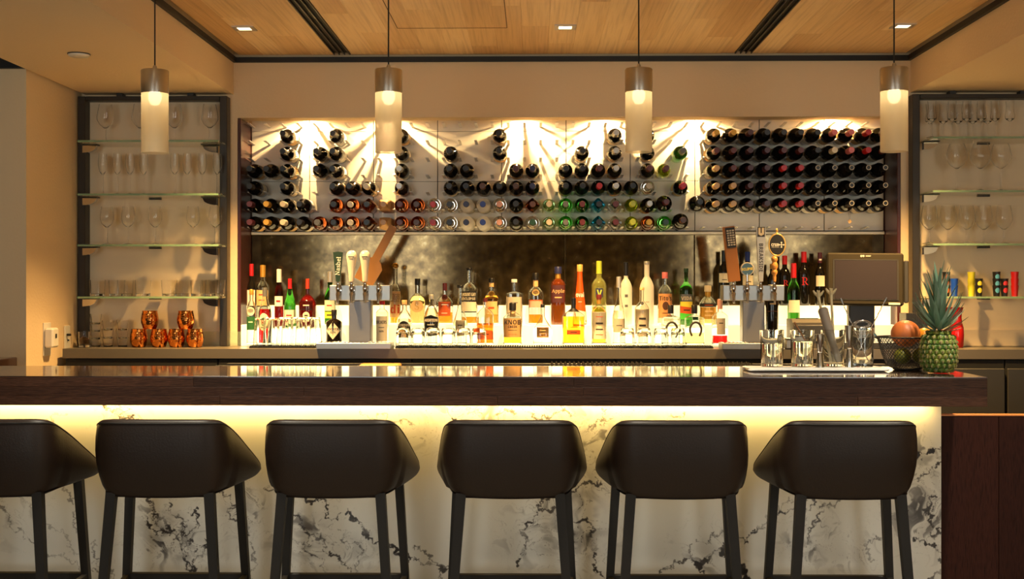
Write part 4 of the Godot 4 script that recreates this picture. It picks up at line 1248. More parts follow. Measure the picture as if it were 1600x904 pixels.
	part(o, "turned_stem", lathe([[0.0, 0.0], [0.0075, 0.0], [0.009, 0.02], [0.008, 0.03], [0.015, 0.042], [0.015, 0.05], [0.011, 0.058], [0.0165, 0.072], [0.0165, 0.084], [0.011, 0.096], [0.016, 0.108], [0.015, 0.118], [0.008, 0.126], [0.0, 0.127]], 20, 1.0, false), mat("turned_wood", col(196, 138, 70), 0.35))
	var oval := Vector3(0.012, 0.182, 0)
	part(o, "sign_board", extrude(ellipse(0, 0, 0.039, 0.052, 32), -0.006, 0.006), ink("black"), oval)
	var rim := []
	for k in 33:
		rim.append(Vector3(0.040 * cos(TAU * k / 32.0), 0.053 * sin(TAU * k / 32.0), 0.003))
	part(o, "rim", tube(rim, 0.004, 8, false), mat("rim_gold", col(222, 178, 96), 0.3, 0.5), oval)
	part(o, "finial", lathe([[0.008, 0.053], [0.004, 0.062], [0.007, 0.07], [0.003, 0.08], [0.0, 0.084]], 14), M.rim_gold, oval)
	part(o, "lettering", text_mesh("crux", 0.014, false, 0.036), ink("white"), oval + Vector3(-0.010, 0.0, 0.0062))
	part(o, "lettering", text_mesh("FERMENTATION PROJECT", 0.003, false, 0.04), ink("white"), oval + Vector3(-0.008, -0.012, 0.0062))
	var cross := MB.new()
	cross.box(Vector3(-0.0016, -0.012, 0.0062), Vector3(0.0016, 0.012, 0.0068))
	cross.box(Vector3(-0.012, -0.0016, 0.0062), Vector3(0.012, 0.0016, 0.0068))
	for q in [[0, 0.011], [0, -0.011], [0.011, 0], [-0.011, 0]]:
		extrude_into(cross, ellipse(q[0], q[1], 0.004, 0.004, 10), 0.0062, 0.0068)
	part(o, "cross_emblem", cross.mesh(), ink("white"), oval + Vector3(0.0215, 0.0, 0))

# ---------------------------------------------------------------- things on the bar
func thick_tumbler(o: Node3D, r0: float, r1: float, h: float, wall := 0.0022, base := 0.012) -> void:
	part(o, "glass", lathe([[0.0, 0.0], [r0 - 0.002, 0.0], [r0, 0.002], [r1, h - 0.001], [r1 - wall * 0.5, h], [r1 - wall, h - 0.001], [r0 - wall, base + 0.004], [r0 - wall - 0.004, base], [0.0, base]], 32, 1.0, false), M.thick_glass)

func bar_top() -> void:
	var y := CT
	# folded bar towel
	var rings := []
	for q in [[-0.262, 0.55], [-0.258, 0.9], [-0.245, 1.0], [-0.1, 0.96], [0.1, 1.0], [0.245, 0.98], [0.258, 0.92], [0.262, 0.6]]:
		var ring := []
		for k in 20:
			var a := TAU * k / 20.0
			ring.append(Vector3(q[0] + 0.004 * sin(a * 2.0), 0.0068 + 0.0062 * q[1] * signf(sin(a)) * pow(absf(sin(a)), 0.6), 0.105 * q[1] * signf(cos(a)) * pow(absf(cos(a)), 0.5)))
		rings.append(ring)
	var mb := MB.new()
	loft_into(mb, rings)
	one("bar_towel", "folded white towel under the bartender's glasses", "towel", mb.mesh(), M.towel, Vector3(1.076, y, -4.82))
	y += 0.0136
	# four mixing glasses
	var gx := [0.916, 1.032, 1.150, 1.262]
	for i in 4:
		var o := thing("mixing_glass", "clear mixing glass on the towel, %s" % ["half full of water at the towel's end", "with water and wooden picks", "holding the muddlers", "holding strainers and twisted spoons"][i], "glass", Vector3(gx[i], y, -4.835), "mixing glasses")
		thick_tumbler(o, 0.041, 0.0455 if i < 3 else 0.0435, 0.141 if i < 3 else 0.15)
		if i == 0:
			part(o, "water", lathe([[0.0, 0.0130], [0.0345, 0.0130], [0.038, 0.017], [0.0405, 0.088], [0.0, 0.088]], 32, 1.0, false), M.water)
		elif i == 1:
			part(o, "water", lathe([[0.0, 0.0130], [0.0345, 0.0130], [0.038, 0.017], [0.0405, 0.095], [0.0, 0.095]], 32, 1.0, false), M.water)
			var pk := thing("wooden_pick", "brown wooden stirring pick standing in the second glass", "pick", Vector3(gx[1], y, -4.835))
			part(pk, "stick", tube([Vector3(0.012, 0.0995, 0.0), Vector3(-0.030, 0.17, 0.0)], 0.003, 8), mat("pick_wood", col(140, 88, 46), 0.6))
		elif i == 3:
			var mb2 := MB.new()
			for d in [1.0, -1.0]:
				for s in 10:
					var a := TAU * s / 10.0
					var pts := []
					for k in 7:
						var f := k / 6.0
						var aa: float = a + d * f * 1.1
						pts.append(Vector3(cos(aa) * lerpf(0.0415, 0.0432, f), 0.012 + 0.12 * f, sin(aa) * lerpf(0.0415, 0.0432, f)))
					tube_into(mb2, pts, 0.0009, 5)
			part(o, "etched_lattice", mb2.mesh(), M.clear_glass)
	# jiggers
	for i in 2:
		var o := thing("jigger", "steel double cone jigger %s" % ["between the second and third glass", "between the third and fourth glass"][i], "jigger", Vector3([1.092, 1.206][i], y, -4.80 - 0.01 * i), "jiggers")
		var h: float = [0.125, 0.158][i]
		part(o, "lower_cup", lathe([[0.0165, 0.0], [0.010, h * 0.42], [0.0085, h * 0.46]], 24, 1.0, false), M.chrome)
		part(o, "upper_cup", lathe([[0.0085, h * 0.46], [0.010, h * 0.5], [0.0175, h], [0.0168, h], [0.009, h * 0.52]], 24, 1.0, false), M.chrome)
		part(o, "bead", lathe([[0.009, h * 0.43], [0.011, h * 0.46], [0.009, h * 0.49]], 20, 1.0, false), M.chrome)
	# muddlers standing in the third glass
	var b := Vector3(gx[2], y, -4.835)
	var o := thing("muddler", "grey cylindrical muddler leaning in the third glass", "muddler", b, "muddlers")
	var d0 := Vector3(0.020, 0.018, 0.006)
	var d1 := Vector3(-0.044, 0.226, 0.012)
	part(o, "shaft", tube([d0, d0.lerp(d1, 0.05), d0.lerp(d1, 0.35), d0.lerp(d1, 0.55), d0.lerp(d1, 0.96), d1], [0.010, 0.0120, 0.0135, 0.0170, 0.0195, 0.012], 18), mat("muddler_grey", col(150, 134, 118), 0.5))
	for i in 2:
		var p0: Vector3 = [Vector3(-0.024, 0.016, -0.012), Vector3(0.012, 0.016, -0.024)][i]
		var p1: Vector3 = [Vector3(-0.069, 0.276, -0.02), Vector3(0.0, 0.28, -0.03)][i]
		if i == 0:
			p0 = Vector3(-0.002, 0.016, -0.022)
			p1 = Vector3(-0.052, 0.272, -0.016)
		var c := thing("citrus_press", "cream pronged wooden stick %s" % ["leaning behind the grey muddler", "standing upright in the third glass"][i], "reamer", b, "pronged sticks")
		var mbs := MB.new()
		tube_into(mbs, [p0, p0.lerp(p1, 0.9), p1], [0.0055, 0.0048, 0.0065], 10)
		part(c, "shaft", mbs.mesh(), mat("cream_wood", col(214, 196, 152), 0.5))
		for k in 4:
			var aa := TAU * k / 4.0 + 0.4
			part(c, "prong", tube([p1 - Vector3(0, 0.004, 0), p1 + Vector3(cos(aa) * 0.012, 0.008, sin(aa) * 0.012), p1 + Vector3(cos(aa) * 0.020, 0.020, sin(aa) * 0.020)], [0.0055, 0.005, 0.003], 8), M.cream_wood)
	# spoons in the fourth glass
	b = Vector3(gx[3], y, -4.835)
	for i in 2:
		var p0: Vector3 = [Vector3(0.020, 0.016, 0.014), Vector3(-0.028, 0.016, -0.012)][i]
		var p1: Vector3 = [Vector3(-0.080, 0.252, 0.008), Vector3(0.092, 0.255, -0.014)][i]
		var s := thing("bar_spoon", "twisted steel bar spoon leaning toward the %s" % ["muddlers", "grapefruit"][i], "spoon", b, "bar spoons")
		var mbs := MB.new()
		var pts := []
		for k in 41:
			var f := k / 40.0
			pts.append(p0.lerp(p1, f) + Vector3(cos(f * 60.0), 0, sin(f * 60.0)) * 0.0009)
		tube_into(mbs, pts, 0.0021, 6)
		part(s, "twisted_stem", mbs.mesh(), M.chrome)
		part(s, "end_knob", tube([p0.lerp(p1, 0.95), p1, p1 + (p1 - p0).normalized() * 0.012], [0.003, 0.0045, 0.003], 10), M.steel)
	o = thing("cocktail_strainer", "round wire coil strainer resting in the fourth glass", "strainer", b + Vector3(0, 0.151, 0))
	var ring := []
	for k in 33:
		ring.append(Vector3(0.034 * cos(TAU * k / 32.0), 0.012 + 0.014 * sin(TAU * k / 32.0), 0.006 * sin(TAU * k / 32.0)))
	part(o, "rim", tube(ring, 0.0022, 8, false), M.chrome)
	ring = []
	for k in 241:
		var a := TAU * k / 240.0
		ring.append(Vector3(0.027 * cos(a) + 0.004 * cos(a * 30.0) * cos(a), 0.012 + 0.011 * sin(a) + 0.003 * sin(a * 30.0), 0.006 * sin(a)))
	part(o, "spring", tube(ring, 0.0008, 5, false), M.chrome)
	# fruit in a wire bowl
	fruit_bowl(Vector3(1.437, CT, -4.845))
	pineapple(Vector3(1.496, CT + 0.003, -4.655))

func sphere_into(mb: MB, c: Vector3, r: Vector3, seg := 24) -> void:
	var prof := []
	var n := 14
	for k in n + 1:
		var a := -PI / 2 + PI * k / n
		prof.append([maxf(0.0, cos(a)), sin(a)])
	prof[0][0] = 0.0
	prof[n][0] = 0.0
	lathe_into(mb, prof, seg, 1.0, false, Transform3D(Basis.from_scale(r), c))

func fruit(called: String, label: String, at: Vector3, r: Vector3, m: Material, turn := 0.0) -> void:
	var o := thing(called, label, "fruit", at, "fruit in the wire bowl", turn)
	var mb := MB.new()
	sphere_into(mb, Vector3.ZERO, r, 28)
	part(o, "rind", mb.mesh(), m)
	part(o, "navel", lathe([[0.004, -0.002], [0.005, 0.0], [0.003, 0.0016], [0.0, 0.002]], 10), ink("brown"), Vector3(0.0, r.y * 0.995, 0), Basis.IDENTITY)

func fruit_bowl(at: Vector3) -> void:
	var m := mat("grapefruit_rind", col(226, 124, 62), 0.32)
	m.heightmap_enabled = true
	m.heightmap_texture = noise_tex(0.12, 95, [], FastNoiseLite.TYPE_CELLULAR, 1)
	m.heightmap_scale = 0.05
	m.uv1_triplanar = true
	m.uv1_scale = Vector3(12, 12, 12)
	var m2 := mat("orange_rind", col(232, 150, 32), 0.35)
	var m3 := mat("lime_rind", col(126, 122, 36), 0.4)
	fruit("grapefruit", "large pink orange grapefruit on top of the wire bowl", at + Vector3(-0.010, 0.140, 0.012), Vector3(0.055, 0.052, 0.055), m)
	fruit("orange", "small bright orange behind the pineapple in the wire bowl", at + Vector3(0.070, 0.128, -0.010), Vector3(0.034, 0.034, 0.034), m2)
	fruit("lime", "yellow green lime at the bowl's side nearer the glasses", at + Vector3(-0.030, 0.0560, 0.040), Vector3(0.034, 0.031, 0.031), m3, 0.4)
	fruit("lime", "yellow green lime beside the pineapple at the bowl's bottom", at + Vector3(0.042, 0.0560, 0.036), Vector3(0.033, 0.031, 0.031), m3, -0.5)
	var o := thing("wire_fruit_bowl", "black wire mesh fruit bowl holding citrus", "bowl", at)
	# profile of the bowl
	var prof := func(f: float) -> Vector2:
		return Vector2(lerpf(0.050, 0.112, pow(f, 0.55)), 0.006 + 0.121 * pow(f, 1.25))
	var mb := MB.new()
	var n := 44
	for d in [1.0, -1.0]:
		for s in n:
			var pts := []
			for k in 11:
				var f := k / 10.0
				var q: Vector2 = prof.call(f)
				var a: float = TAU * s / n + d * f * 1.3
				pts.append(Vector3(cos(a) * q.x, q.y, sin(a) * q.x))
			tube_into(mb, pts, 0.0011, 4, false)
	var wm := part(o, "wire_mesh", mb.mesh(), M.black_metal)
	wm.set_meta("kind", "stuff")
	for q in [[0.112, 0.127, 0.003], [0.050, 0.005, 0.004]]:
		var pts := []
		for k in 41:
			pts.append(Vector3(cos(TAU * k / 40.0) * q[0], q[1], sin(TAU * k / 40.0) * q[0]))
		part(o, "rim" if q[0] > 0.1 else "foot_ring", tube(pts, q[2], 8, false), M.black_metal)
	part(o, "bottom", lathe([[0.0, 0.004], [0.048, 0.004], [0.048, 0.007], [0.0, 0.007]], 28, 1.0, false), M.black_metal)

func pineapple(at: Vector3) -> void:
	var o := thing("pineapple", "ripe green pineapple with spiky crown at the counter end", "pineapple", at)
	var H := 0.156
	var rad := func(f: float) -> float:
		return 0.0655 * pow(maxf(0.0, 1.0 - pow(absf(f * 2.0 - 0.96) / 1.06, 3.2)), 0.42)
	var prof := [[0.0, 0.0]]
	for k in 15:
		var f := k / 14.0
		prof.append([maxf(rad.call(f) - 0.004, 0.012), H * f])
	prof.append([0.0, H])
	part(o, "flesh_core", lathe(prof, 32, 1.0, false), mat("pine_dark", col(62, 84, 26), 0.6))
	# eyes in spirals
	var eye := MB.new()
	for k in 6:
		var a := TAU * k / 6.0 + PI / 6
		var b := TAU * (k + 1) / 6.0 + PI / 6
		var p1 := Vector3(cos(a) * 0.0122, sin(a) * 0.0112, 0)
		var p2 := Vector3(cos(b) * 0.0122, sin(b) * 0.0112, 0)
		var q1 := Vector3(cos(a) * 0.0092, sin(a) * 0.0084, 0.0036)
		var q2 := Vector3(cos(b) * 0.0092, sin(b) * 0.0084, 0.0036)
		var nn := ((p1 + p2) * 0.5).normalized() * 0.8 + Vector3(0, 0, 0.6)
		eye.flat4(p1, p2, q2, q1, nn.normalized())
		var na := (Vector3(cos(a), sin(a), 0) * 0.3 + Vector3(0, 0, 1)).normalized()
		var nb := (Vector3(cos(b), sin(b), 0) * 0.3 + Vector3(0, 0, 1)).normalized()
		eye.tri(eye.pt(q1, na), eye.pt(q2, nb), eye.pt(Vector3(0, 0, 0.0050), Vector3(0, 0, 1)))
	var em := eye.mesh()
	var heart := lathe([[0.0078, 0.0034], [0.0066, 0.0050], [0.0030, 0.0058], [0.0, 0.0056]], 7, 1.0, false)
	var spike := tube([Vector3(0, 0.002, 0.0048), Vector3(0, -0.003, 0.0068), Vector3(0, -0.009, 0.0070)], [0.0034, 0.0022, 0.0004], 5)
	var tones := [mat("pine_eye_a", col(82, 112, 34), 0.45), mat("pine_eye_b", col(104, 128, 40), 0.45), mat("pine_eye_c", col(134, 138, 50), 0.5), mat("pine_eye_d", col(66, 96, 30), 0.45)]
	var hearts := [mat("pine_heart_a", col(112, 120, 52), 0.6), mat("pine_heart_b", col(134, 124, 66), 0.6), mat("pine_heart_c", col(90, 108, 42), 0.6)]
	var brown := mat("pine_spike", col(128, 116, 68), 0.7)
	var rows := 9
	for r in rows:
		var f := 0.07 + 0.88 * r / (rows - 1)
		var rr: float = rad.call(f)
		var cnt := maxi(8, int(round(TAU * rr / 0.0218)))
		for k in cnt:
			var a := TAU * (k + 0.5 * (r % 2)) / cnt
			var slope: float = (rad.call(minf(f + 0.02, 1.0)) - rad.call(maxf(f - 0.02, 0.0))) / (H * 0.04)
			var outw := Vector3(cos(a), -slope, sin(a)).normalized()
			var side := Vector3.UP.cross(outw).normalized()
			var up := outw.cross(side)
			var bs := Basis(side, up, outw)
			var ti := rng.randi_range(0, 3)
			var e := part(o, "eye", em, tones[ti], Vector3(cos(a) * (rr - 0.003), H * f, sin(a) * (rr - 0.003)), bs)
			part(e, "heart", heart, hearts[rng.randi_range(0, 2)], Vector3.ZERO, Basis(Vector3.RIGHT, PI / 2))
			part(e, "bract", spike, brown)
	# crown
	var leaf_cols := [mat("pine_leaf_a", col(116, 142, 118), 0.4), mat("pine_leaf_b", col(136, 158, 136), 0.4), mat("pine_leaf_c", col(96, 124, 100), 0.4)]
	var n := 64
	for i in n:
		var f := float(i) / n
		var a := i * 2.39996 + rng.randf_range(-0.2, 0.2)
		var len := lerpf(0.075, 0.205, pow(f, 0.9)) * rng.randf_range(0.85, 1.08)
		var lift := lerpf(0.30, 1.46, pow(f, 0.6)) + rng.randf_range(-0.08, 0.08)
		var w := lerpf(0.0075, 0.0135, f)
		var base := Vector3(0, H - 0.004 + 0.05 * f, 0)
		var mb := MB.new()
		var outd := Vector3(cos(a), 0, sin(a))
		var side := Vector3(-sin(a), 0, cos(a))
		var prev := []
		var pos := base + outd * lerpf(0.022, 0.004, f)
		for k in 8:
			var t := k / 7.0
			var ang := lift + (0.45 - 0.9 * t) * (0.35 if f > 0.6 else -0.5) 
			var dirv := outd * cos(ang) + Vector3.UP * sin(ang)
			var up := -outd * sin(ang) + Vector3.UP * cos(ang)
			var ww := w * (1.0 - pow(t, 1.6)) * (0.75 + 0.5 * minf(t * 3.0, 1.0)) + 0.0004
			var cup := 0.28
			var row := []
			row.append(mb.pt(pos - side * ww + up * ww * cup, (up + side * 0.4).normalized()))
			row.append(mb.pt(pos, up))
			row.append(mb.pt(pos + side * ww + up * ww * cup, (up - side * 0.4).normalized()))
			row.append(mb.pt(pos + side * ww + up * (ww * cup - 0.0008), (-up + side * 0.4).normalized()))
			row.append(mb.pt(pos - up * 0.0014, -up))
			row.append(mb.pt(pos - side * ww + up * (ww * cup - 0.0008), (-up - side * 0.4).normalized()))
			if prev.size():
				for j in [[0, 1], [1, 2], [3, 4], [4, 5]]:
					mb.quad(prev[j[0]], prev[j[1]], row[j[1]], row[j[0]])
			prev = row
			pos += dirv * len / 7.0
		part(o, "leaf", mb.mesh(), leaf_cols[i % 3])

# ---------------------------------------------------------------- till
func screen_mat() -> StandardMaterial3D:
	var m := mat("screen_glass", col(47, 42, 47), 0.4)
	m.metallic_specular = 0.2
	return m

func till() -> void:
	mat("till_bezel", col(47, 42, 33), 0.6).metallic_specular = 0.2
	# receipt printer
	var o := thing("receipt_printer", "dark boxy receipt printer beside the touch screen", "printer", Vector3(1.362, BC + 0.0005, -6.29))
	var side := PackedVector2Array([Vector2(0, 0), Vector2(0.15, 0), Vector2(0.15, 0.128), Vector2(0.118, 0.145), Vector2(0.0, 0.145)])
	var bs := Basis(Vector3.UP, -PI / 2)
	part(o, "body", extrude(side, -0.082, 0.082), mat("till_grey", col(74, 68, 60), 0.5), Vector3(0, 0, -0.075), bs)
	part(o, "paper_slot", cbox(Vector3(0.11, 0.004, 0.012), 0.001), M.void_black, Vector3(0, 0.1455, 0.02))
	part(o, "front_panel", cbox(Vector3(0.15, 0.085, 0.003), 0.001), mat("till_dark", col(44, 42, 40), 0.45), Vector3(0, 0.03, 0.0755))
	# touch screen on its stand
	o = thing("touch_screen", "dark angled touch screen till beside the niche jamb", "till screen", Vector3(1.65, BC + 0.0005, -6.31))
	part(o, "base", cbox(Vector3(0.30, 0.03, 0.12), 0.006), M.till_dark)
	part(o, "stand", cbox(Vector3(0.13, 0.20, 0.05), 0.006), M.till_dark, Vector3(0, 0.03, -0.04))
	var tilt := Basis(Vector3.UP, -0.12) * Basis(Vector3.BACK, -0.012) * Basis(Vector3.RIGHT, -0.10)
	var c := Vector3(0.0, 0.342, 0.035)
	part(o, "housing", cbox(Vector3(0.372, 0.262, 0.045), 0.008, true), mat("till_bezel", col(62, 56, 47), 0.5), c, tilt)
	var sc := part(o, "screen", cbox(Vector3(0.300, 0.193, 0.002), 0.0005, true), screen_mat(), c + tilt * Vector3(0.002, -0.004, 0.0232), tilt)
	sc.set_meta("label", "switched off grey screen glass")
	var mb := MB.new()
	for q in [[-0.156, -0.150, -0.102, 0.098], [0.154, 0.160, -0.102, 0.098], [-0.156, 0.160, 0.0935, 0.098], [-0.156, 0.160, -0.105, -0.1015]]:
		mb.box(Vector3(q[0], q[2], 0.0226), Vector3(q[1], q[3], 0.0245))
	part(o, "screen_rim", mb.mesh(), M.till_dark, c, tilt)
	part(o, "lettering", text_mesh("OO", 0.010, false, 0.022), ink("white"), c + tilt * Vector3(-0.014, 0.115, 0.0228), tilt)
	part(o, "print_line", cbox(Vector3(0.024, 0.005, 0.0006), 0.0002, true), ink("greytan"), c + tilt * Vector3(0.014, 0.115, 0.0229), tilt)
	part(o, "card_reader", cbox(Vector3(0.022, 0.21, 0.035), 0.004, true), M.till_dark, c + tilt * Vector3(0.199, -0.01, 0.0), tilt)
	part(o, "sticker", cbox(Vector3(0.055, 0.010, 0.001), 0.0003, true), ink("cream"), c + tilt * Vector3(0.14, -0.122, 0.0231), tilt)
	# keyboard tray with cables
	var kb := thing("keyboard_drawer", "flat black till drawer under the touch screen", "drawer", Vector3(1.62, BC + 0.0005, -6.195))
	part(kb, "body", cbox(Vector3(0.42, 0.028, 0.06), 0.003), M.till_dark)
	part(kb, "front_strip", cbox(Vector3(0.42, 0.004, 0.062), 0.001), M.steel, Vector3(0, 0.029, 0))
	var cb := thing("cable", "tangle of black and blue cable under the touch screen", "cable", Vector3(1.655, BC + 0.0335, -6.19))
	for q in 3:
		var pts := []
		for k in 17:
			var a := k / 16.0
			pts.append(Vector3(-0.05 + 0.10 * a, 0.004 + 0.045 * sin(PI * a) * (0.6 + 0.25 * q), 0.006 + 0.012 * sin(a * 9.0 + q * 2.0)))
		part(cb, "strand", tube(pts, 0.004, 6), M.rubber if q != 1 else hexmat(col(36, 84, 120), 0.4))
	# small caddy of garnish picks before the printer
	var g := thing("garnish_caddy", "low steel caddy with bent lid before the tap post", "caddy", Vector3(1.287, BC + 0.0005, -6.178))
	part(g, "box", cbox(Vector3(0.11, 0.05, 0.06), 0.006), M.steel)
	part(g, "lid", cbox(Vector3(0.115, 0.004, 0.065), 0.001), M.steel, Vector3(0, 0.051, 0), Basis(Vector3.BACK, 0.0))

# ---------------------------------------------------------------- wall bits
func wall_bits() -> void:
	# intercom handset cradle on the side wall
	var o := thing("wall_handset", "cream wall phone cradle on the pier side by the ledge", "handset", Vector3(-2.3595, 1.055, -6.02))
	part(o, "back_plate", cbox(Vector3(0.006, 0.16, 0.09), 0.004), M.white_plastic, Vector3(0.003, 0, 0))
	part(o, "body", cbox(Vector3(0.045, 0.095, 0.075), 0.008), M.white_plastic, Vector3(0.029, 0.04, 0.01))
	part(o, "button", cbox(Vector3(0.004, 0.022, 0.014), 0.002), ink("black"), Vector3(0.0535, 0.085, 0.014))
	o = thing("wall_switch", "cream switch plate with black key hook next to the shelves", "switch", Vector3(-2.3595, 1.075, -6.28))
	part(o, "plate", cbox(Vector3(0.006, 0.118, 0.075), 0.003), M.white_plastic, Vector3(0.003, 0, 0))
	part(o, "toggle", cbox(Vector3(0.022, 0.012, 0.012), 0.003), ink("black"), Vector3(0.0172, 0.066, 0.012))
	part(o, "toggle", cbox(Vector3(0.008, 0.008, 0.008), 0.002), ink("black"), Vector3(0.0102, 0.04, 0.0))
	# smoke detector under the soffit
	o = thing("smoke_detector", "flat round cream smoke detector under the soffit", "smoke detector", Vector3(-1.96, 2.3895, -5.36))
	part(o, "base", lathe([[0.0, -0.012], [0.040, -0.012], [0.045, -0.008], [0.045, 0.0]], 28, 1.0, false), M.white_plastic)
	part(o, "collar", lathe([[0.046, -0.004], [0.048, -0.003], [0.048, 0.0]], 28, 1.0, false), M.black_metal)

# ---------------------------------------------------------------- helpers
var M := {}
var cache := {}
var used := {}
var rng := RandomNumberGenerator.new()
var font: SystemFont
var font_serif: SystemFont

func col(r: float, g: float, b: float) -> Color:
	return Color(r / 255.0, g / 255.0, b / 255.0)

func mat(key: String, c: Color, rough := 0.6, metal := 0.0) -> StandardMaterial3D:
	if M.has(key):
		return M[key]
	var m := StandardMaterial3D.new()
	m.resource_name = key
	m.albedo_color = c
	m.roughness = rough
	m.metallic = metal
	M[key] = m
	return m

func hexmat(c: Color, rough := 0.5, metal := 0.0) -> StandardMaterial3D:
	return mat("paint_%s_%d_%d" % [c.to_html(), int(rough * 100), int(metal * 100)], c, rough, metal)

func pane(key: String, c: Color, alpha: float, rough := 0.03) -> StandardMaterial3D:
	var m := mat(key, Color(c.r, c.g, c.b, alpha), rough)
	m.transparency = BaseMaterial3D.TRANSPARENCY_ALPHA
	m.cull_mode = BaseMaterial3D.CULL_DISABLED
	return m

func solid_glass(key: String, c: Color, scale := 0.05, alpha := 0.0, rough := 0.0) -> StandardMaterial3D:
	var m := mat(key, Color(c.r, c.g, c.b, alpha), rough)
	m.transparency = BaseMaterial3D.TRANSPARENCY_ALPHA
	m.refraction_enabled = true
	m.refraction_scale = scale
	return m

func glow(key: String, c: Color, e: float) -> StandardMaterial3D:
	var m := mat(key, Color(0.9, 0.88, 0.82), 0.5)
	m.emission_enabled = true
	m.emission = c
	m.emission_energy_multiplier = e
	return m

func noise_tex(freq: float, seed_: int, ramp: Array, kind := FastNoiseLite.TYPE_SIMPLEX_SMOOTH, oct := 4, size := 512, normal := false) -> NoiseTexture2D:
	var n := FastNoiseLite.new()
	n.noise_type = kind
	n.seed = seed_
	n.frequency = freq
	n.fractal_octaves = oct
	var t := NoiseTexture2D.new()
	t.width = size
	t.height = size
	t.seamless = true
	t.noise = n
	if normal:
		t.as_normal_map = true
		t.bump_strength = 4.0
	if ramp.size():
		var g := Gradient.new()
		var offs := PackedFloat32Array()
		var cols := PackedColorArray()
		for r in ramp:
			offs.append(r[0])
			cols.append(r[1])
		g.offsets = offs
		g.colors = cols
		t.color_ramp = g
	return t

func tri(m: StandardMaterial3D, scale: Vector3, offset := Vector3.ZERO) -> void:
	m.uv1_triplanar = true
	m.uv1_world_triplanar = true
	m.uv1_scale = scale
	m.uv1_offset = offset

# --- mesh building: every triangle is wound so that its front looks along the normals given
class MB:
	var v := PackedVector3Array()
	var n := PackedVector3Array()
	var uv := PackedVector2Array()
	var ix := PackedInt32Array()
	func pt(p: Vector3, nn: Vector3, t := Vector2.ZERO) -> int:
		v.append(p); n.append(nn); uv.append(t)
		return v.size() - 1
	func tri(a: int, b: int, c: int) -> void:
		var g := (v[b] - v[a]).cross(v[c] - v[a])
		if g.dot(n[a] + n[b] + n[c]) < 0.0:
			ix.append(a); ix.append(b); ix.append(c)
		else:
			ix.append(a); ix.append(c); ix.append(b)
	func quad(a: int, b: int, c: int, d: int) -> void:
		tri(a, b, c)
		tri(a, c, d)
	func flat4(a: Vector3, b: Vector3, c: Vector3, d: Vector3, nn: Vector3) -> void:
		quad(pt(a, nn, Vector2(0, 0)), pt(b, nn, Vector2(1, 0)), pt(c, nn, Vector2(1, 1)), pt(d, nn, Vector2(0, 1)))
	func box(lo: Vector3, hi: Vector3, t := Transform3D.IDENTITY) -> void:
		var c := [lo, hi]
		for ax in 3:
			for s in 2:
				var nn := Vector3.ZERO
				nn[ax] = 1.0 if s else -1.0
				var p := []
				for k in [[0, 0], [1, 0], [1, 1], [0, 1]]:
					var q := Vector3.ZERO
					q[ax] = c[s][ax]
					q[(ax + 1) % 3] = c[k[0]][(ax + 1) % 3]
					q[(ax + 2) % 3] = c[k[1]][(ax + 2) % 3]
					p.append(t * q)
				flat4(p[0], p[1], p[2], p[3], (t.basis * nn).normalized())
	func mesh() -> ArrayMesh:
		var a := []
		a.resize(Mesh.ARRAY_MAX)
		a[Mesh.ARRAY_VERTEX] = v
		a[Mesh.ARRAY_NORMAL] = n
		a[Mesh.ARRAY_TEX_UV] = uv
		a[Mesh.ARRAY_INDEX] = ix
		var m := ArrayMesh.new()
		m.add_surface_from_arrays(Mesh.PRIMITIVE_TRIANGLES, a)
		return m

# box centred in x and z, standing on y = 0 unless centred, with chamfered edges
func cbox(s: Vector3, b := 0.003, centred := false) -> ArrayMesh:
	var key := "cbox%s%s%s" % [s, b, centred]
	if cache.has(key):
		return cache[key]
	var mb := MB.new()
	var h := s * 0.5
	b = minf(b, minf(h.x, minf(h.y, h.z)) * 0.8)
	var off := Vector3.ZERO if centred else Vector3(0, h.y, 0)
	var hh := [h.x, h.y, h.z]
	for ax in 3:
		var a1: int = (ax + 1) % 3
		var a2: int = (ax + 2) % 3
		for sg in [-1.0, 1.0]:
			var nn := Vector3.ZERO
			nn[ax] = sg
			var p := []
			for k in [[-1, -1], [1, -1], [1, 1], [-1, 1]]:
				var q := Vector3.ZERO
				q[ax] = sg * hh[ax]
				q[a1] = k[0] * (hh[a1] - b)
				q[a2] = k[1] * (hh[a2] - b)
				p.append(q + off)
			mb.flat4(p[0], p[1], p[2], p[3], nn)
		for s1 in [-1.0, 1.0]:
			for s2 in [-1.0, 1.0]:
				var e1 := Vector3.ZERO
				e1[a1] = s1 * hh[a1]
				e1[a2] = s2 * (hh[a2] - b)
				var e2 := Vector3.ZERO
				e2[a1] = s1 * (hh[a1] - b)
				e2[a2] = s2 * hh[a2]
				var d := Vector3.ZERO
				d[ax] = hh[ax] - b
				var n1 := Vector3.ZERO
				n1[a1] = s1
				n1[a2] = s2
				mb.flat4(e1 - d + off, e1 + d + off, e2 + d + off, e2 - d + off, n1.normalized())
	for sx in [-1.0, 1.0]:
		for sy in [-1.0, 1.0]:
			for sz in [-1.0, 1.0]:
				var nn := Vector3(sx, sy, sz).normalized()
				mb.tri(mb.pt(Vector3(sx * h.x, sy * (h.y - b), sz * (h.z - b)) + off, nn), mb.pt(Vector3(sx * (h.x - b), sy * h.y, sz * (h.z - b)) + off, nn), mb.pt(Vector3(sx * (h.x - b), sy * (h.y - b), sz * h.z) + off, nn))
	var m := mb.mesh()
	cache[key] = m
	return m

# profile: [radius, y, exponent?] from bottom to top (or any path); cross-section a superellipse with depth ratio dr
func lathe(profile: Array, seg := 24, dr := 1.0, caps := true) -> ArrayMesh:
	var mb := MB.new()
	lathe_into(mb, profile, seg, dr, caps)
	return mb.mesh()

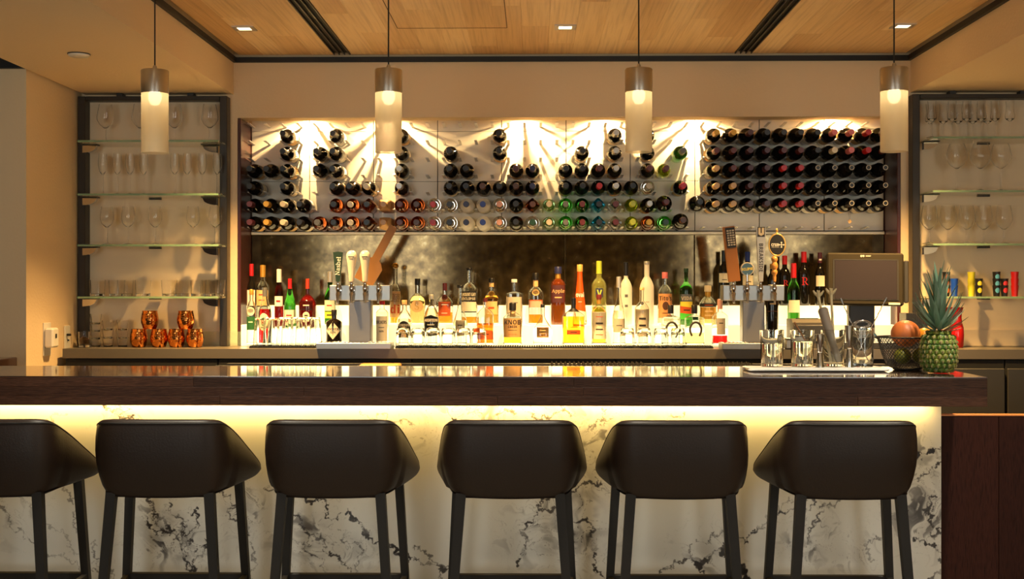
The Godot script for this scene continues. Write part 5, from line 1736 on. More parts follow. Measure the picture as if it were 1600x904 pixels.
func lathe_into(mb: MB, profile: Array, seg := 24, dr := 1.0, caps := true, tf := Transform3D.IDENTITY) -> void:
	var np := profile.size()
	var sn := []
	for i in np - 1:
		var d := Vector2(profile[i + 1][0] - profile[i][0], profile[i + 1][1] - profile[i][1])
		sn.append(Vector2(d.y, -d.x).normalized())
	for i in np - 1:
		var na: Vector2 = sn[i]
		var nb: Vector2 = sn[i]
		if i > 0 and sn[i - 1].dot(sn[i]) > 0.72:
			na = (sn[i - 1] + sn[i]).normalized()
		if i < np - 2 and sn[i + 1].dot(sn[i]) > 0.72:
			nb = (sn[i + 1] + sn[i]).normalized()
		var rows := [[], []]
		for e in 2:
			var p: Array = profile[i + e]
			var nn: Vector2 = nb if e else na
			var ex: float = p[2] if p.size() > 2 else 2.0
			for k in seg + 1:
				var a := TAU * k / seg
				var c := cos(a)
				var s := sin(a)
				var px := signf(c) * pow(absf(c), 2.0 / ex)
				var pz := signf(s) * pow(absf(s), 2.0 / ex)
				var gx := signf(c) * pow(absf(c), 2.0 - 2.0 / ex)
				var gz := signf(s) * pow(absf(s), 2.0 - 2.0 / ex) / dr
				var g := Vector2(gx, gz).normalized()
				rows[e].append(mb.pt(tf * Vector3(p[0] * px, p[1], p[0] * pz * dr), (tf.basis * Vector3(g.x * nn.x, nn.y, g.y * nn.x)).normalized(), Vector2(float(k) / seg, float(i + e) / np)))
		for k in seg:
			if profile[i][0] < 1e-6:
				mb.tri(rows[0][k], rows[1][k + 1], rows[1][k])
			elif profile[i + 1][0] < 1e-6:
				mb.tri(rows[0][k], rows[0][k + 1], rows[1][k])
			else:
				mb.quad(rows[0][k], rows[0][k + 1], rows[1][k + 1], rows[1][k])
	if caps:
		for e in [0, np - 1]:
			var p: Array = profile[e]
			if p[0] < 1e-6:
				continue
			var ex: float = p[2] if p.size() > 2 else 2.0
			var up := Vector3(0, -1.0 if e == 0 else 1.0, 0)
			if profile[0][1] > profile[np - 1][1]:
				up = -up
			up = (tf.basis * up).normalized()
			var c0 := mb.pt(tf * Vector3(0, p[1], 0), up)
			var prev := -1
			for k in seg + 1:
				var a := TAU * k / seg
				var q := mb.pt(tf * Vector3(p[0] * signf(cos(a)) * pow(absf(cos(a)), 2.0 / ex), p[1], p[0] * dr * signf(sin(a)) * pow(absf(sin(a)), 2.0 / ex)), up)
				if k > 0:
					mb.tri(c0, prev, q)
				prev = q

# tube along points, radius a number or an array
func tube_into(mb: MB, pts: Array, r: Variant, seg := 8, caps := true) -> void:
	var prev := []
	var side := Vector3.ZERO
	for i in pts.size():
		var d: Vector3 = (pts[mini(i + 1, pts.size() - 1)] - pts[maxi(i - 1, 0)]).normalized()
		if side == Vector3.ZERO:
			side = d.cross(Vector3.UP if absf(d.y) < 0.9 else Vector3.RIGHT).normalized()
		side = (side - d * side.dot(d)).normalized()
		var up := side.cross(d).normalized()
		var rr: float = r[i] if r is Array else r
		var ring := []
		for k in seg:
			var a := TAU * k / seg
			var nn := side * cos(a) + up * sin(a)
			ring.append(mb.pt(pts[i] + nn * rr, nn, Vector2(float(k) / seg, i)))
		if prev.size():
			for k in seg:
				mb.quad(prev[k], prev[(k + 1) % seg], ring[(k + 1) % seg], ring[k])
		if caps and (i == 0 or i == pts.size() - 1):
			var nn: Vector3 = -d if i == 0 else d
			var c0 := mb.pt(pts[i], nn)
			for k in seg:
				mb.tri(c0, mb.pt(mb.v[ring[k]], nn), mb.pt(mb.v[ring[(k + 1) % seg]], nn))
		prev = ring

func tube(pts: Array, r: Variant, seg := 8, caps := true) -> ArrayMesh:
	var mb := MB.new()
	tube_into(mb, pts, r, seg, caps)
	return mb.mesh()

# polygon in x,y extruded over z from z0 to z1
func extrude(poly: PackedVector2Array, z0: float, z1: float) -> ArrayMesh:
	var mb := MB.new()
	extrude_into(mb, poly, z0, z1)
	return mb.mesh()

func extrude_into(mb: MB, poly: PackedVector2Array, z0: float, z1: float) -> void:
	var t := Geometry2D.triangulate_polygon(poly)
	for s in 2:
		var z := z1 if s else z0
		var nn := Vector3(0, 0, 1.0 if z1 > z0 else -1.0) * (1.0 if s else -1.0)
		var base := []
		for p in poly:
			base.append(mb.pt(Vector3(p.x, p.y, z), nn, p))
		for k in range(0, t.size(), 3):
			mb.tri(base[t[k]], base[t[k + 1]], base[t[k + 2]])
	var area := 0.0
	for i in poly.size():
		var a := poly[i]
		var b := poly[(i + 1) % poly.size()]
		area += a.x * b.y - b.x * a.y
	for i in poly.size():
		var a := poly[i]
		var b := poly[(i + 1) % poly.size()]
		var d := (b - a).normalized()
		var nn := Vector3(d.y, -d.x, 0) * signf(area)
		mb.flat4(Vector3(a.x, a.y, z0), Vector3(b.x, b.y, z0), Vector3(b.x, b.y, z1), Vector3(a.x, a.y, z1), nn)

func ellipse(cx: float, cy: float, rx: float, ry: float, n := 20) -> PackedVector2Array:
	var p := PackedVector2Array()
	for k in n:
		p.append(Vector2(cx + rx * cos(TAU * k / n), cy + ry * sin(TAU * k / n)))
	return p

# lettering as thin solid geometry, height h in metres, centred at the origin, facing +z
func text_arrays(s: String, h: float, serif := false, maxw := 0.0) -> Array:
	var t := TextMesh.new()
	t.text = s
	t.font = font_serif if serif else font
	t.font_size = 48
	t.depth = 0.5
	t.curve_step = 3.0
	t.pixel_size = 0.01
	var a: Array = t.surface_get_arrays(0)
	var v: PackedVector3Array = a[Mesh.ARRAY_VERTEX]
	var lo := v[0]
	var hi := v[0]
	for p in v:
		lo = lo.min(p)
		hi = hi.max(p)
	var k := h / maxf(hi.y - lo.y, 1e-5)
	var kx := k
	if maxw > 0.0 and (hi.x - lo.x) * k > maxw:
		kx = maxw / (hi.x - lo.x)
	var c := (lo + hi) * 0.5
	for i in v.size():
		v[i] = Vector3((v[i].x - c.x) * kx, (v[i].y - c.y) * k, 0.0005 if v[i].z > c.z else 0.0)
	a[Mesh.ARRAY_VERTEX] = v
	return a

func text_mesh(s: String, h: float, serif := false, maxw := 0.0) -> ArrayMesh:
	var key := "text%s%s%s%s" % [s, h, serif, maxw]
	if not cache.has(key):
		var a := text_arrays(s, h, serif, maxw)
		var m := ArrayMesh.new()
		m.add_surface_from_arrays(Mesh.PRIMITIVE_TRIANGLES, a)
		cache[key] = m
	return cache[key]

# --- scene nodes
func numbered(called: String) -> String:
	if not used.has(called):
		used[called] = 0
		return called
	used[called] += 1
	return "%s_%03d" % [called, used[called]]

func thing(called: String, label: String, category: String, at := Vector3.ZERO, group := "", turn := 0.0) -> Node3D:
	var o := Node3D.new()
	o.name = numbered(called)
	add_child(o)
	o.position = at
	o.rotation.y = turn
	o.set_meta("label", label)
	o.set_meta("category", category)
	if group:
		o.set_meta("group", group)
	return o

func part(parent: Node3D, called: String, m: Mesh, material: Material, at := Vector3.ZERO, basis := Basis.IDENTITY) -> MeshInstance3D:
	var o := MeshInstance3D.new()
	o.name = called
	o.mesh = m
	o.material_override = material
	o.transform = Transform3D(basis, at)
	parent.add_child(o, true)
	return o

func one(called: String, label: String, category: String, m: Mesh, material: Material, at := Vector3.ZERO, group := "") -> MeshInstance3D:
	var o := MeshInstance3D.new()
	o.name = numbered(called)
	o.mesh = m
	o.material_override = material
	add_child(o)
	o.position = at
	o.set_meta("label", label)
	o.set_meta("category", category)
	if group:
		o.set_meta("group", group)
	return o

func struct(called: String, label: String, category: String, m: Mesh, material: Material, at := Vector3.ZERO) -> MeshInstance3D:
	var o := one(called, label, category, m, material, at)
	o.set_meta("kind", "structure")
	return o

func span(lo: Vector3, hi: Vector3, b := 0.0) -> ArrayMesh:
	if b > 0.0:
		return cbox(hi - lo, b, true)
	var mb := MB.new()
	mb.box(lo - (lo + hi) * 0.5, hi - (lo + hi) * 0.5)
	return mb.mesh()

func mid(lo: Vector3, hi: Vector3) -> Vector3:
	return (lo + hi) * 0.5

func copy_of(o: Node3D, at: Vector3, label: String, turn := 0.0) -> Node3D:
	var c: Node3D = o.duplicate()
	c.name = numbered(String(o.name))
	add_child(c)
	c.position = at
	c.rotation.y = turn
	c.set_meta("label", label)
	return c

func nth(i: int) -> String:
	var w := ["first", "second", "third", "fourth", "fifth", "sixth", "seventh", "eighth", "ninth", "tenth"]
	if i <= 10:
		return w[i - 1]
	return "%d%s" % [i, "th" if i % 100 / 10 == 1 else ["th", "st", "nd", "rd", "th", "th", "th", "th", "th", "th"][i % 10]]

# ---------------------------------------------------------------- measured tables (metres)
const SPIRITS := [
	{"x": -1.4747, "z": -6.515, "y": 1.1925, "h": 0.3162, "r": 0.0235, "desc": "dark bottle with red capsule and white label beside the maroon jamb", "glass": "dark", "liq": "", "lev": 0.6, "ex": 2.0, "dep": 1.0, "sh": 0.58, "nk": 0.72, "nr": 0.42, "cap": "red", "ck": "foil", "caph": 0.2, "curve": "round", "labels": [{"y": 0.42, "h": 0.3, "w": 0.9, "c": "white", "shape": "rect", "t": []}]},
	{"x": -1.4453, "z": -6.385, "y": 1.0965, "h": 0.2785, "r": 0.0246, "desc": "clear bottle with green label in the front row beside the maroon jamb", "glass": "clear", "liq": "pale", "lev": 0.7, "ex": 2.0, "dep": 1.0, "sh": 0.6, "nk": 0.8, "nr": 0.4, "cap": "gold", "ck": "screw", "caph": 0.1, "curve": "round", "labels": [{"y": 0.38, "h": 0.24, "w": 0.9, "c": "green", "shape": "rect", "t": [["~", 0.1, 0.25, "cream"]]}, {"y": 0.6, "h": 0.16, "w": 0.8, "c": "cream", "shape": "oval", "t": []}]},
	{"x": -1.4153, "z": -6.515, "y": 1.1925, "h": 0.3095, "r": 0.0336, "desc": "tall clear bottle with long gold capsule and red lettered label", "glass": "clear", "liq": "pale", "lev": 0.5, "ex": 2.0, "dep": 1.0, "sh": 0.62, "nk": 0.74, "nr": 0.42, "cap": "gold", "ck": "foil", "caph": 0.2, "curve": "round", "labels": [{"y": 0.45, "h": 0.26, "w": 0.9, "c": "tan", "shape": "rect", "t": [["~", 0.2, 0.2, "red"], ["~", -0.15, 0.15, "red"]]}]},
	{"x": -1.3762, "z": -6.385, "y": 1.0965, "h": 0.2883, "r": 0.0329, "desc": "ruby liqueur bottle with round cherry label and grey stopper", "glass": "clear", "liq": "ruby", "lev": 0.62, "ex": 2.0, "dep": 1.0, "sh": 0.55, "nk": 0.85, "nr": 0.36, "cap": "grey", "ck": "foil", "caph": 0.16, "curve": "slope", "labels": [{"y": 0.4, "h": 0.3, "w": 0.8, "c": "cream", "shape": "oval", "t": [["o", 0.1, 0.25, "red"], ["o", -0.05, 0.25, "green"], ["~", -0.3, 0.12, "dark"]]}]},
	{"x": -1.3304, "z": -6.515, "y": 1.1925, "h": 0.2894, "r": 0.0235, "desc": "dark red bottle with white neck capsule and red and white label", "glass": "darkred", "liq": "", "lev": 0.6, "ex": 2.0, "dep": 1.0, "sh": 0.5, "nk": 0.72, "nr": 0.5, "cap": "white", "ck": "foil", "caph": 0.24, "curve": "round", "labels": [{"y": 0.42, "h": 0.18, "w": 0.9, "c": "white", "shape": "rect", "t": [["~", 0, 0.5, "red"]]}]},
	{"x": -1.2734, "z": -6.515, "y": 1.1925, "h": 0.2393, "r": 0.0302, "desc": "green bottle with red capsule and cream banner label", "glass": "green", "liq": "", "lev": 0.6, "ex": 2.0, "dep": 1.0, "sh": 0.42, "nk": 0.8, "nr": 0.32, "cap": "red", "ck": "foil", "caph": 0.22, "curve": "slope", "labels": [{"y": 0.2, "h": 0.24, "w": 0.95, "c": "cream", "shape": "rect", "t": [["~", 0, 0.35, "red"]]}]},
	{"x": -1.1809, "z": -6.515, "y": 1.1925, "h": 0.2393, "r": 0.0453, "desc": "red liqueur bottle with orange stopper and black shield label", "glass": "darkred", "liq": "ruby", "lev": 0.62, "ex": 2.0, "dep": 1.0, "sh": 0.45, "nk": 0.66, "nr": 0.2, "cap": "redwax", "ck": "foil", "caph": 0.22, "curve": "round", "labels": [{"y": 0.42, "h": 0.2, "w": 0.7, "c": "black", "shape": "rect", "t": [["~", 0, 0.35, "cream"]]}, {"y": 0.2, "h": 0.16, "w": 0.4, "c": "cream", "shape": "oval", "t": [["~", 0, 0.5, "dark"]]}]},
	{"x": -1.0634, "z": -6.515, "y": 1.1925, "h": 0.276, "r": 0.0285, "desc": "green wine bottle with silver foil and white and yellow label beside the beer tower", "glass": "green", "liq": "", "lev": 0.6, "ex": 2.0, "dep": 1.0, "sh": 0.5, "nk": 0.7, "nr": 0.45, "cap": "silver", "ck": "foil", "caph": 0.2, "curve": "round", "labels": [{"y": 0.36, "h": 0.2, "w": 0.92, "c": "cream", "shape": "rect", "t": [["~", 0, 0.3, "red"]]}, {"y": 0.18, "h": 0.12, "w": 0.92, "c": "yellow", "shape": "rect", "t": [["~", 0, 0.5, "dark"]]}]},
	{"x": -1.0215, "z": -6.385, "y": 1.0965, "h": 0.1754, "r": 0.041, "desc": "squat black apothecary bottle with diamond label before the beer tower", "glass": "brown", "liq": "", "lev": 0.6, "ex": 2.0, "dep": 1.0, "sh": 0.62, "nk": 0.74, "nr": 0.3, "cap": "black", "ck": "screw", "caph": 0.16, "curve": "round", "labels": [{"y": 0.4, "h": 0.52, "w": 0.9, "c": "cream", "shape": "diamond", "t": [["HENDRICKS", 0.08, 0.13, "dark"], ["GIN", -0.1, 0.12, "dark"]]}]},
	{"x": -0.7755, "z": -6.385, "y": 1.0965, "h": 0.2196, "r": 0.0311, "desc": "clear gin bottle with tall cream label right of the beer tower post", "glass": "clear", "liq": "pale", "lev": 0.75, "ex": 3, "dep": 1.0, "sh": 0.72, "nk": 0.82, "nr": 0.4, "cap": "red", "ck": "screw", "caph": 0.08, "curve": "round", "labels": [{"y": 0.36, "h": 0.58, "w": 0.92, "c": "cream", "shape": "rect", "t": [["BROKERS", 0.26, 0.13, "dark"], ["~", 0.05, 0.07, "grey"], ["GIN", -0.1, 0.07, "dark"]]}]},
	{"x": -0.7224, "z": -6.515, "y": 1.1925, "h": 0.3193, "r": 0.0284, "desc": "tall bottle with glass ball stopper and orange figure on a cream label", "glass": "clear", "liq": "whiskey", "lev": 0.3, "ex": 2.0, "dep": 1.0, "sh": 0.5, "nk": 0.68, "nr": 0.4, "cap": "amberglass", "ck": "ball", "caph": 0.1, "curve": "round", "labels": [{"y": 0.33, "h": 0.42, "w": 0.96, "c": "tan", "shape": "rect", "t": [["HIGH", 0.32, 0.16, "dark", 1], ["WEST", 0.16, 0.12, "dark", 1], ["di", -0.18, 0.34, "rust"]]}]},
	{"x": -0.6608, "z": -6.385, "y": 1.0965, "h": 0.2245, "r": 0.0377, "desc": "clear gin bottle with black arched label behind the upturned tumblers", "glass": "clear", "liq": "pale", "lev": 0.7, "ex": 2.0, "dep": 1.0, "sh": 0.52, "nk": 0.78, "nr": 0.32, "cap": "tan", "ck": "screw", "caph": 0.1, "curve": "round", "labels": [{"y": 0.36, "h": 0.34, "w": 0.9, "c": "black", "shape": "arch", "t": [["PLYMOUTH", 0.22, 0.16, "cream"], ["GIN", 0, 0.16, "cream"]]}, {"y": 0.3, "h": 0.2, "w": 0.46, "c": "tan", "shape": "arch", "t": []}]},
	{"x": -0.6061, "z": -6.515, "y": 1.1925, "h": 0.2392, "r": 0.0418, "desc": "round shouldered bottle with black cap and gold lion label", "glass": "clear", "liq": "goldpale", "lev": 0.62, "ex": 2.0, "dep": 1.0, "sh": 0.5, "nk": 0.68, "nr": 0.3, "cap": "black", "ck": "screw", "caph": 0.14, "curve": "round", "labels": [{"y": 0.4, "h": 0.26, "w": 0.8, "c": "tan", "shape": "oval", "t": [["S", 0, 0.6, "gold", 1]]}]},
	{"x": -0.5233, "z": -6.385, "y": 1.0965, "h": 0.2537, "r": 0.0393, "desc": "clear gin bottle with black eight sided label behind the upturned tumblers", "glass": "clear", "liq": "pale", "lev": 0.72, "ex": 2.0, "dep": 1.0, "sh": 0.5, "nk": 0.8, "nr": 0.28, "cap": "silver", "ck": "screw", "caph": 0.1, "curve": "round", "labels": [{"y": 0.4, "h": 0.38, "w": 0.92, "c": "black", "shape": "hex", "t": [["AVIATION", 0.22, 0.15, "cream"], ["~", -0.02, 0.08, "cream"], ["GIN", -0.2, 0.1, "cream"]]}]},
	{"x": -0.4639, "z": -6.515, "y": 1.1925, "h": 0.2158, "r": 0.0434, "desc": "flask shaped bottle with dark red cap and oval neck seal", "glass": "clear", "liq": "whiskey", "lev": 0.3, "ex": 2.6, "dep": 0.7, "sh": 0.52, "nk": 0.72, "nr": 0.25, "cap": "maroon", "ck": "foil", "caph": 0.18, "curve": "round", "labels": [{"y": 0.38, "h": 0.34, "w": 0.72, "c": "rust", "shape": "rect", "t": [["~", 0.3, 0.14, "cream"], ["~", -0.3, 0.12, "cream"]]}, {"y": 0.66, "h": 0.13, "w": 0.35, "c": "maroon", "shape": "oval", "t": []}]},
	{"x": -0.3748, "z": -6.385, "y": 1.0965, "h": 0.3014, "r": 0.0393, "desc": "long necked clear decanter bottle with small grey label", "glass": "clear", "liq": "pale", "lev": 0.4, "ex": 2.0, "dep": 1.0, "sh": 0.32, "nk": 0.62, "nr": 0.38, "cap": "black", "ck": "screw", "caph": 0.05, "curve": "slope", "labels": [{"y": 0.3, "h": 0.22, "w": 0.6, "c": "greytan", "shape": "rect", "t": [["~", 0.1, 0.2, "dark"]]}]},
	{"x": -0.3357, "z": -6.515, "y": 1.1925, "h": 0.2958, "r": 0.0417, "desc": "clear rum bottle with black band label and dark base line", "glass": "clear", "liq": "whiskey", "lev": 0.14, "ex": 2.0, "dep": 1.0, "sh": 0.62, "nk": 0.74, "nr": 0.32, "cap": "black", "ck": "screw", "caph": 0.05, "curve": "round", "labels": [{"y": 0.5, "h": 0.17, "w": 0.92, "c": "black", "shape": "rect", "t": [["MOUNT GAY", 0.18, 0.34, "cream"], ["ECLIPSE", -0.26, 0.26, "cream"]]}, {"y": 0.32, "h": 0.16, "w": 0.88, "c": "cream", "shape": "rect", "t": []}, {"y": 0.225, "h": 0.02, "w": 0.9, "c": "black", "shape": "rect", "t": []}]},
	{"x": -0.2486, "z": -6.385, "y": 1.0965, "h": 0.2328, "r": 0.0442, "desc": "embossed flask bottle half full of amber whiskey with slanted orange label", "glass": "clear", "liq": "bourbon", "lev": 0.46, "ex": 2.8, "dep": 0.62, "sh": 0.62, "nk": 0.8, "nr": 0.25, "cap": "maroon", "ck": "foil", "caph": 0.08, "curve": "round", "labels": [{"y": 0.22, "h": 0.24, "w": 0.94, "c": "rust", "shape": "slant", "t": [["~", 0, 0.2, "dark"]]}]},
	{"x": -0.2204, "z": -6.515, "y": 1.1925, "h": 0.2425, "r": 0.0383, "desc": "amber bottle with gold topped black stopper and round neck seal", "glass": "clear", "liq": "whiskeypale", "lev": 0.62, "ex": 2.0, "dep": 1.0, "sh": 0.55, "nk": 0.72, "nr": 0.3, "cap": "black", "ck": "cork", "caph": 0.1, "curve": "round", "labels": [{"y": 0.66, "h": 0.12, "w": 0.4, "c": "gold", "shape": "oval", "t": []}, {"y": 0.36, "h": 0.28, "w": 0.8, "c": "tan", "shape": "rect", "t": [["~", 0, 0.4, "rust"]]}]},
	{"x": -0.1021, "z": -6.515, "y": 1.1925, "h": 0.2358, "r": 0.0433, "desc": "square clear bottle with white stopper and pale paper label", "glass": "clear", "liq": "pale", "lev": 0.55, "ex": 4.5, "dep": 1.0, "sh": 0.68, "nk": 0.73, "nr": 0.3, "cap": "white", "ck": "screw", "caph": 0.07, "curve": "sharp", "labels": [{"y": 0.4, "h": 0.42, "w": 0.9, "c": "greytan", "shape": "rect", "t": [["~", 0.2, 0.12, "grey"]]}]},
	{"x": -0.1082, "z": -6.385, "y": 1.0965, "h": 0.2099, "r": 0.049, "desc": "squat bourbon bottle with tan paper label in large black letters", "glass": "clear", "liq": "bourbonpale", "lev": 0.3, "ex": 4.5, "dep": 0.6, "sh": 0.62, "nk": 0.78, "nr": 0.27, "cap": "black", "ck": "cork", "caph": 0.18, "curve": "round", "labels": [{"y": 0.4, "h": 0.46, "w": 0.92, "c": "kraft", "shape": "rect", "t": [["KNOB", 0.3, 0.24, "dark"], ["CREEK", 0.06, 0.12, "dark"], ["~", -0.12, 0.05, "dark"], ["~", -0.34, 0.05, "rust"]]}]},
	{"x": 0.0095, "z": -6.515, "y": 1.1925, "h": 0.2691, "r": 0.0383, "desc": "round bottle with black stopper and pale red band label", "glass": "clear", "liq": "whiskey", "lev": 0.2, "ex": 2.6, "dep": 1.0, "sh": 0.62, "nk": 0.74, "nr": 0.32, "cap": "black", "ck": "cork", "caph": 0.14, "curve": "round", "labels": [{"y": 0.4, "h": 0.13, "w": 0.94, "c": "blush", "shape": "rect", "t": []}, {"y": 0.47, "h": 0.02, "w": 0.94, "c": "rust", "shape": "rect", "t": []}, {"y": 0.62, "h": 0.12, "w": 0.5, "c": "tan", "shape": "oval", "t": []}]},
	{"x": 0.0452, "z": -6.385, "y": 1.0965, "h": 0.2034, "r": 0.0489, "desc": "wide shouldered clear flask with small brown square label", "glass": "clear", "liq": "pale", "lev": 0.1, "ex": 2.4, "dep": 0.6, "sh": 0.35, "nk": 0.7, "nr": 0.2, "cap": "black", "ck": "screw", "caph": 0.08, "curve": "slope", "labels": [{"y": 0.3, "h": 0.26, "w": 0.62, "c": "kraft", "shape": "rect", "t": [["~", 0.18, 0.2, "tan"], ["~", -0.12, 0.2, "tan"]]}]},
	{"x": 0.126, "z": -6.515, "y": 1.1925, "h": 0.3007, "r": 0.0383, "desc": "whiskey bottle with blue stopper and purple script label over glowing amber", "glass": "amber", "liq": "whiskey", "lev": 0.4, "ex": 2.4, "dep": 1.0, "sh": 0.68, "nk": 0.8, "nr": 0.36, "cap": "navy", "ck": "cork", "caph": 0.12, "curve": "round", "labels": [{"y": 0.53, "h": 0.3, "w": 0.96, "c": "plum", "shape": "rect", "t": [["Apple", 0.15, 0.26, "tan", 1], ["~", -0.2, 0.16, "tan", 1]]}]},
	{"x": 0.2018, "z": -6.385, "y": 1.0965, "h": 0.2361, "r": 0.057, "desc": "broad flask of golden whiskey with tall black stopper and small orange label", "glass": "clear", "liq": "gold", "lev": 0.6, "ex": 4, "dep": 0.5, "sh": 0.6, "nk": 0.74, "nr": 0.21, "cap": "black", "ck": "foil", "caph": 0.3, "curve": "round", "labels": [{"y": 0.26, "h": 0.1, "w": 0.6, "c": "rust", "shape": "rect", "t": [["~", 0, 0.4, "dark"]]}]},
	{"x": 0.2391, "z": -6.515, "y": 1.1925, "h": 0.3123, "r": 0.0366, "desc": "orange sleeved cone bottle with white slanted foot and pale lettering", "glass": "orange", "liq": "", "lev": 0.6, "ex": 2.0, "dep": 1.0, "sh": 0.05, "nk": 0.82, "nr": 0.36, "cap": "amberglass", "ck": "screw", "caph": 0.12, "curve": "slope", "labels": [{"y": 0.5, "h": 0.1, "w": 0.62, "c": "none", "shape": "rect", "t": [["oval", 0, 0.8, "white"]]}, {"y": 0.38, "h": 0.04, "w": 0.5, "c": "none", "shape": "rect", "t": [["~", 0, 0.7, "cream"]]}, {"y": 0.14, "h": 0.24, "w": 0.92, "c": "white", "shape": "slant", "t": []}]},
	{"x": 0.3389, "z": -6.515, "y": 1.1925, "h": 0.3302, "r": 0.0383, "desc": "tall yellow green bottle with green capsule and letter on the shoulder", "glass": "olive", "liq": "lime", "lev": 0.28, "ex": 2.0, "dep": 1.0, "sh": 0.62, "nk": 0.74, "nr": 0.36, "cap": "lime", "ck": "foil", "caph": 0.2, "curve": "round", "labels": [{"y": 0.5, "h": 0.14, "w": 0.5, "c": "navy", "shape": "rect", "t": [["V", 0, 0.7, "lime"]]}]},
	{"x": 0.3321, "z": -6.385, "y": 1.0965, "h": 0.2537, "r": 0.0391, "desc": "slim amber bottle with cream script label before the tall green one", "glass": "clear", "liq": "whiskeypale", "lev": 0.74, "ex": 2.0, "dep": 1.0, "sh": 0.62, "nk": 0.8, "nr": 0.26, "cap": "maroon", "ck": "cork", "caph": 0.1, "curve": "round", "labels": [{"y": 0.38, "h": 0.54, "w": 0.94, "c": "cream", "shape": "rect", "t": [["~", 0.32, 0.07, "rust"], ["~", 0.08, 0.16, "dark", 1], ["~", -0.14, 0.1, "dark", 1], ["~", -0.34, 0.06, "rust"]]}]},
	{"x": 0.433, "z": -6.385, "y": 1.0965, "h": 0.3437, "r": 0.0325, "desc": "clear tapered bottle with silver capsule and low grey label", "glass": "clear", "liq": "pale", "lev": 0.5, "ex": 2.0, "dep": 1.0, "sh": 0.4, "nk": 0.72, "nr": 0.34, "cap": "silver", "ck": "foil", "caph": 0.16, "curve": "slope", "labels": [{"y": 0.28, "h": 0.2, "w": 0.9, "c": "greytan", "shape": "rect", "t": [["~", 0, 0.2, "grey"]]}]},
	{"x": 0.4784, "z": -6.515, "y": 1.1925, "h": 0.3255, "r": 0.0316, "desc": "white frosted vodka bottle with black neck wrap and script lettering", "glass": "frost", "liq": "", "lev": 0.6, "ex": 2.0, "dep": 1.0, "sh": 0.58, "nk": 0.74, "nr": 0.34, "cap": "blackwhite", "ck": "foil", "caph": 0.22, "curve": "round", "labels": [{"y": 0.38, "h": 0.4, "w": 0.5, "c": "none", "shape": "rect", "t": [["~", 0.2, 0.3, "grey", 1], ["~", -0.2, 0.25, "grey", 1]]}]},
	{"x": 0.587, "z": -6.515, "y": 1.1925, "h": 0.3288, "r": 0.0365, "desc": "white frosted vodka bottle with bare rounded shoulders beside the script labelled one", "glass": "frost", "liq": "", "lev": 0.6, "ex": 2.0, "dep": 1.0, "sh": 0.58, "nk": 0.76, "nr": 0.36, "cap": "silver", "ck": "screw", "caph": 0.05, "curve": "round", "labels": [{"y": 0.36, "h": 0.12, "w": 0.5, "c": "none", "shape": "rect", "t": [["~", 0, 0.3, "greytan"]]}]},
	{"x": 0.5502, "z": -6.385, "y": 1.0965, "h": 0.2896, "r": 0.0374, "desc": "clear bottle with grey diagonal script label behind the upturned glasses", "glass": "clear", "liq": "pale", "lev": 0.6, "ex": 2.0, "dep": 1.0, "sh": 0.6, "nk": 0.76, "nr": 0.26, "cap": "tan", "ck": "screw", "caph": 0.05, "curve": "round", "labels": [{"y": 0.4, "h": 0.44, "w": 0.92, "c": "greytan", "shape": "rect", "t": [["~", 0.12, 0.2, "dark", 1], ["~", -0.15, 0.2, "dark", 1]]}, {"y": 0.72, "h": 0.06, "w": 0.22, "c": "grey", "shape": "oval", "t": []}]},
	{"x": 0.6809, "z": -6.515, "y": 1.1925, "h": 0.2723, "r": 0.0381, "desc": "clear vodka bottle with pink cap and copper coloured label", "glass": "clear", "liq": "pale", "lev": 0.55, "ex": 2.0, "dep": 1.0, "sh": 0.62, "nk": 0.76, "nr": 0.36, "cap": "pink", "ck": "screw", "caph": 0.12, "curve": "round", "labels": [{"y": 0.36, "h": 0.46, "w": 0.92, "c": "copperlabel", "shape": "rect", "t": [["Tito's", 0.32, 0.2, "dark"], ["~", -0.3, 0.07, "dark"]]}, {"y": 0.36, "h": 0.16, "w": 0.44, "c": "brown", "shape": "oval", "t": []}]},
	{"x": 0.6966, "z": -6.385, "y": 1.0965, "h": 0.2003, "r": 0.0472, "desc": "clear bottle with black stopper and iron horseshoe behind the upturned glasses", "glass": "clear", "liq": "pale", "lev": 0.7, "ex": 4, "dep": 1.0, "sh": 0.66, "nk": 0.74, "nr": 0.28, "cap": "black", "ck": "screw", "caph": 0.22, "curve": "round", "labels": [{"y": 0.38, "h": 0.44, "w": 0.7, "c": "iron", "shape": "horseshoe", "t": []}]},
	{"x": 0.8168, "z": -6.385, "y": 1.0965, "h": 0.2003, "r": 0.0487, "desc": "clear bottle with black stopper and iron horseshoe at the end of the bar mat", "glass": "clear", "liq": "goldpale", "lev": 0.3, "ex": 4, "dep": 1.0, "sh": 0.66, "nk": 0.74, "nr": 0.28, "cap": "black", "ck": "screw", "caph": 0.22, "curve": "round", "labels": [{"y": 0.38, "h": 0.44, "w": 0.7, "c": "iron", "shape": "horseshoe", "t": []}, {"y": 0.66, "h": 0.08, "w": 0.3, "c": "green", "shape": "rect", "t": []}]},
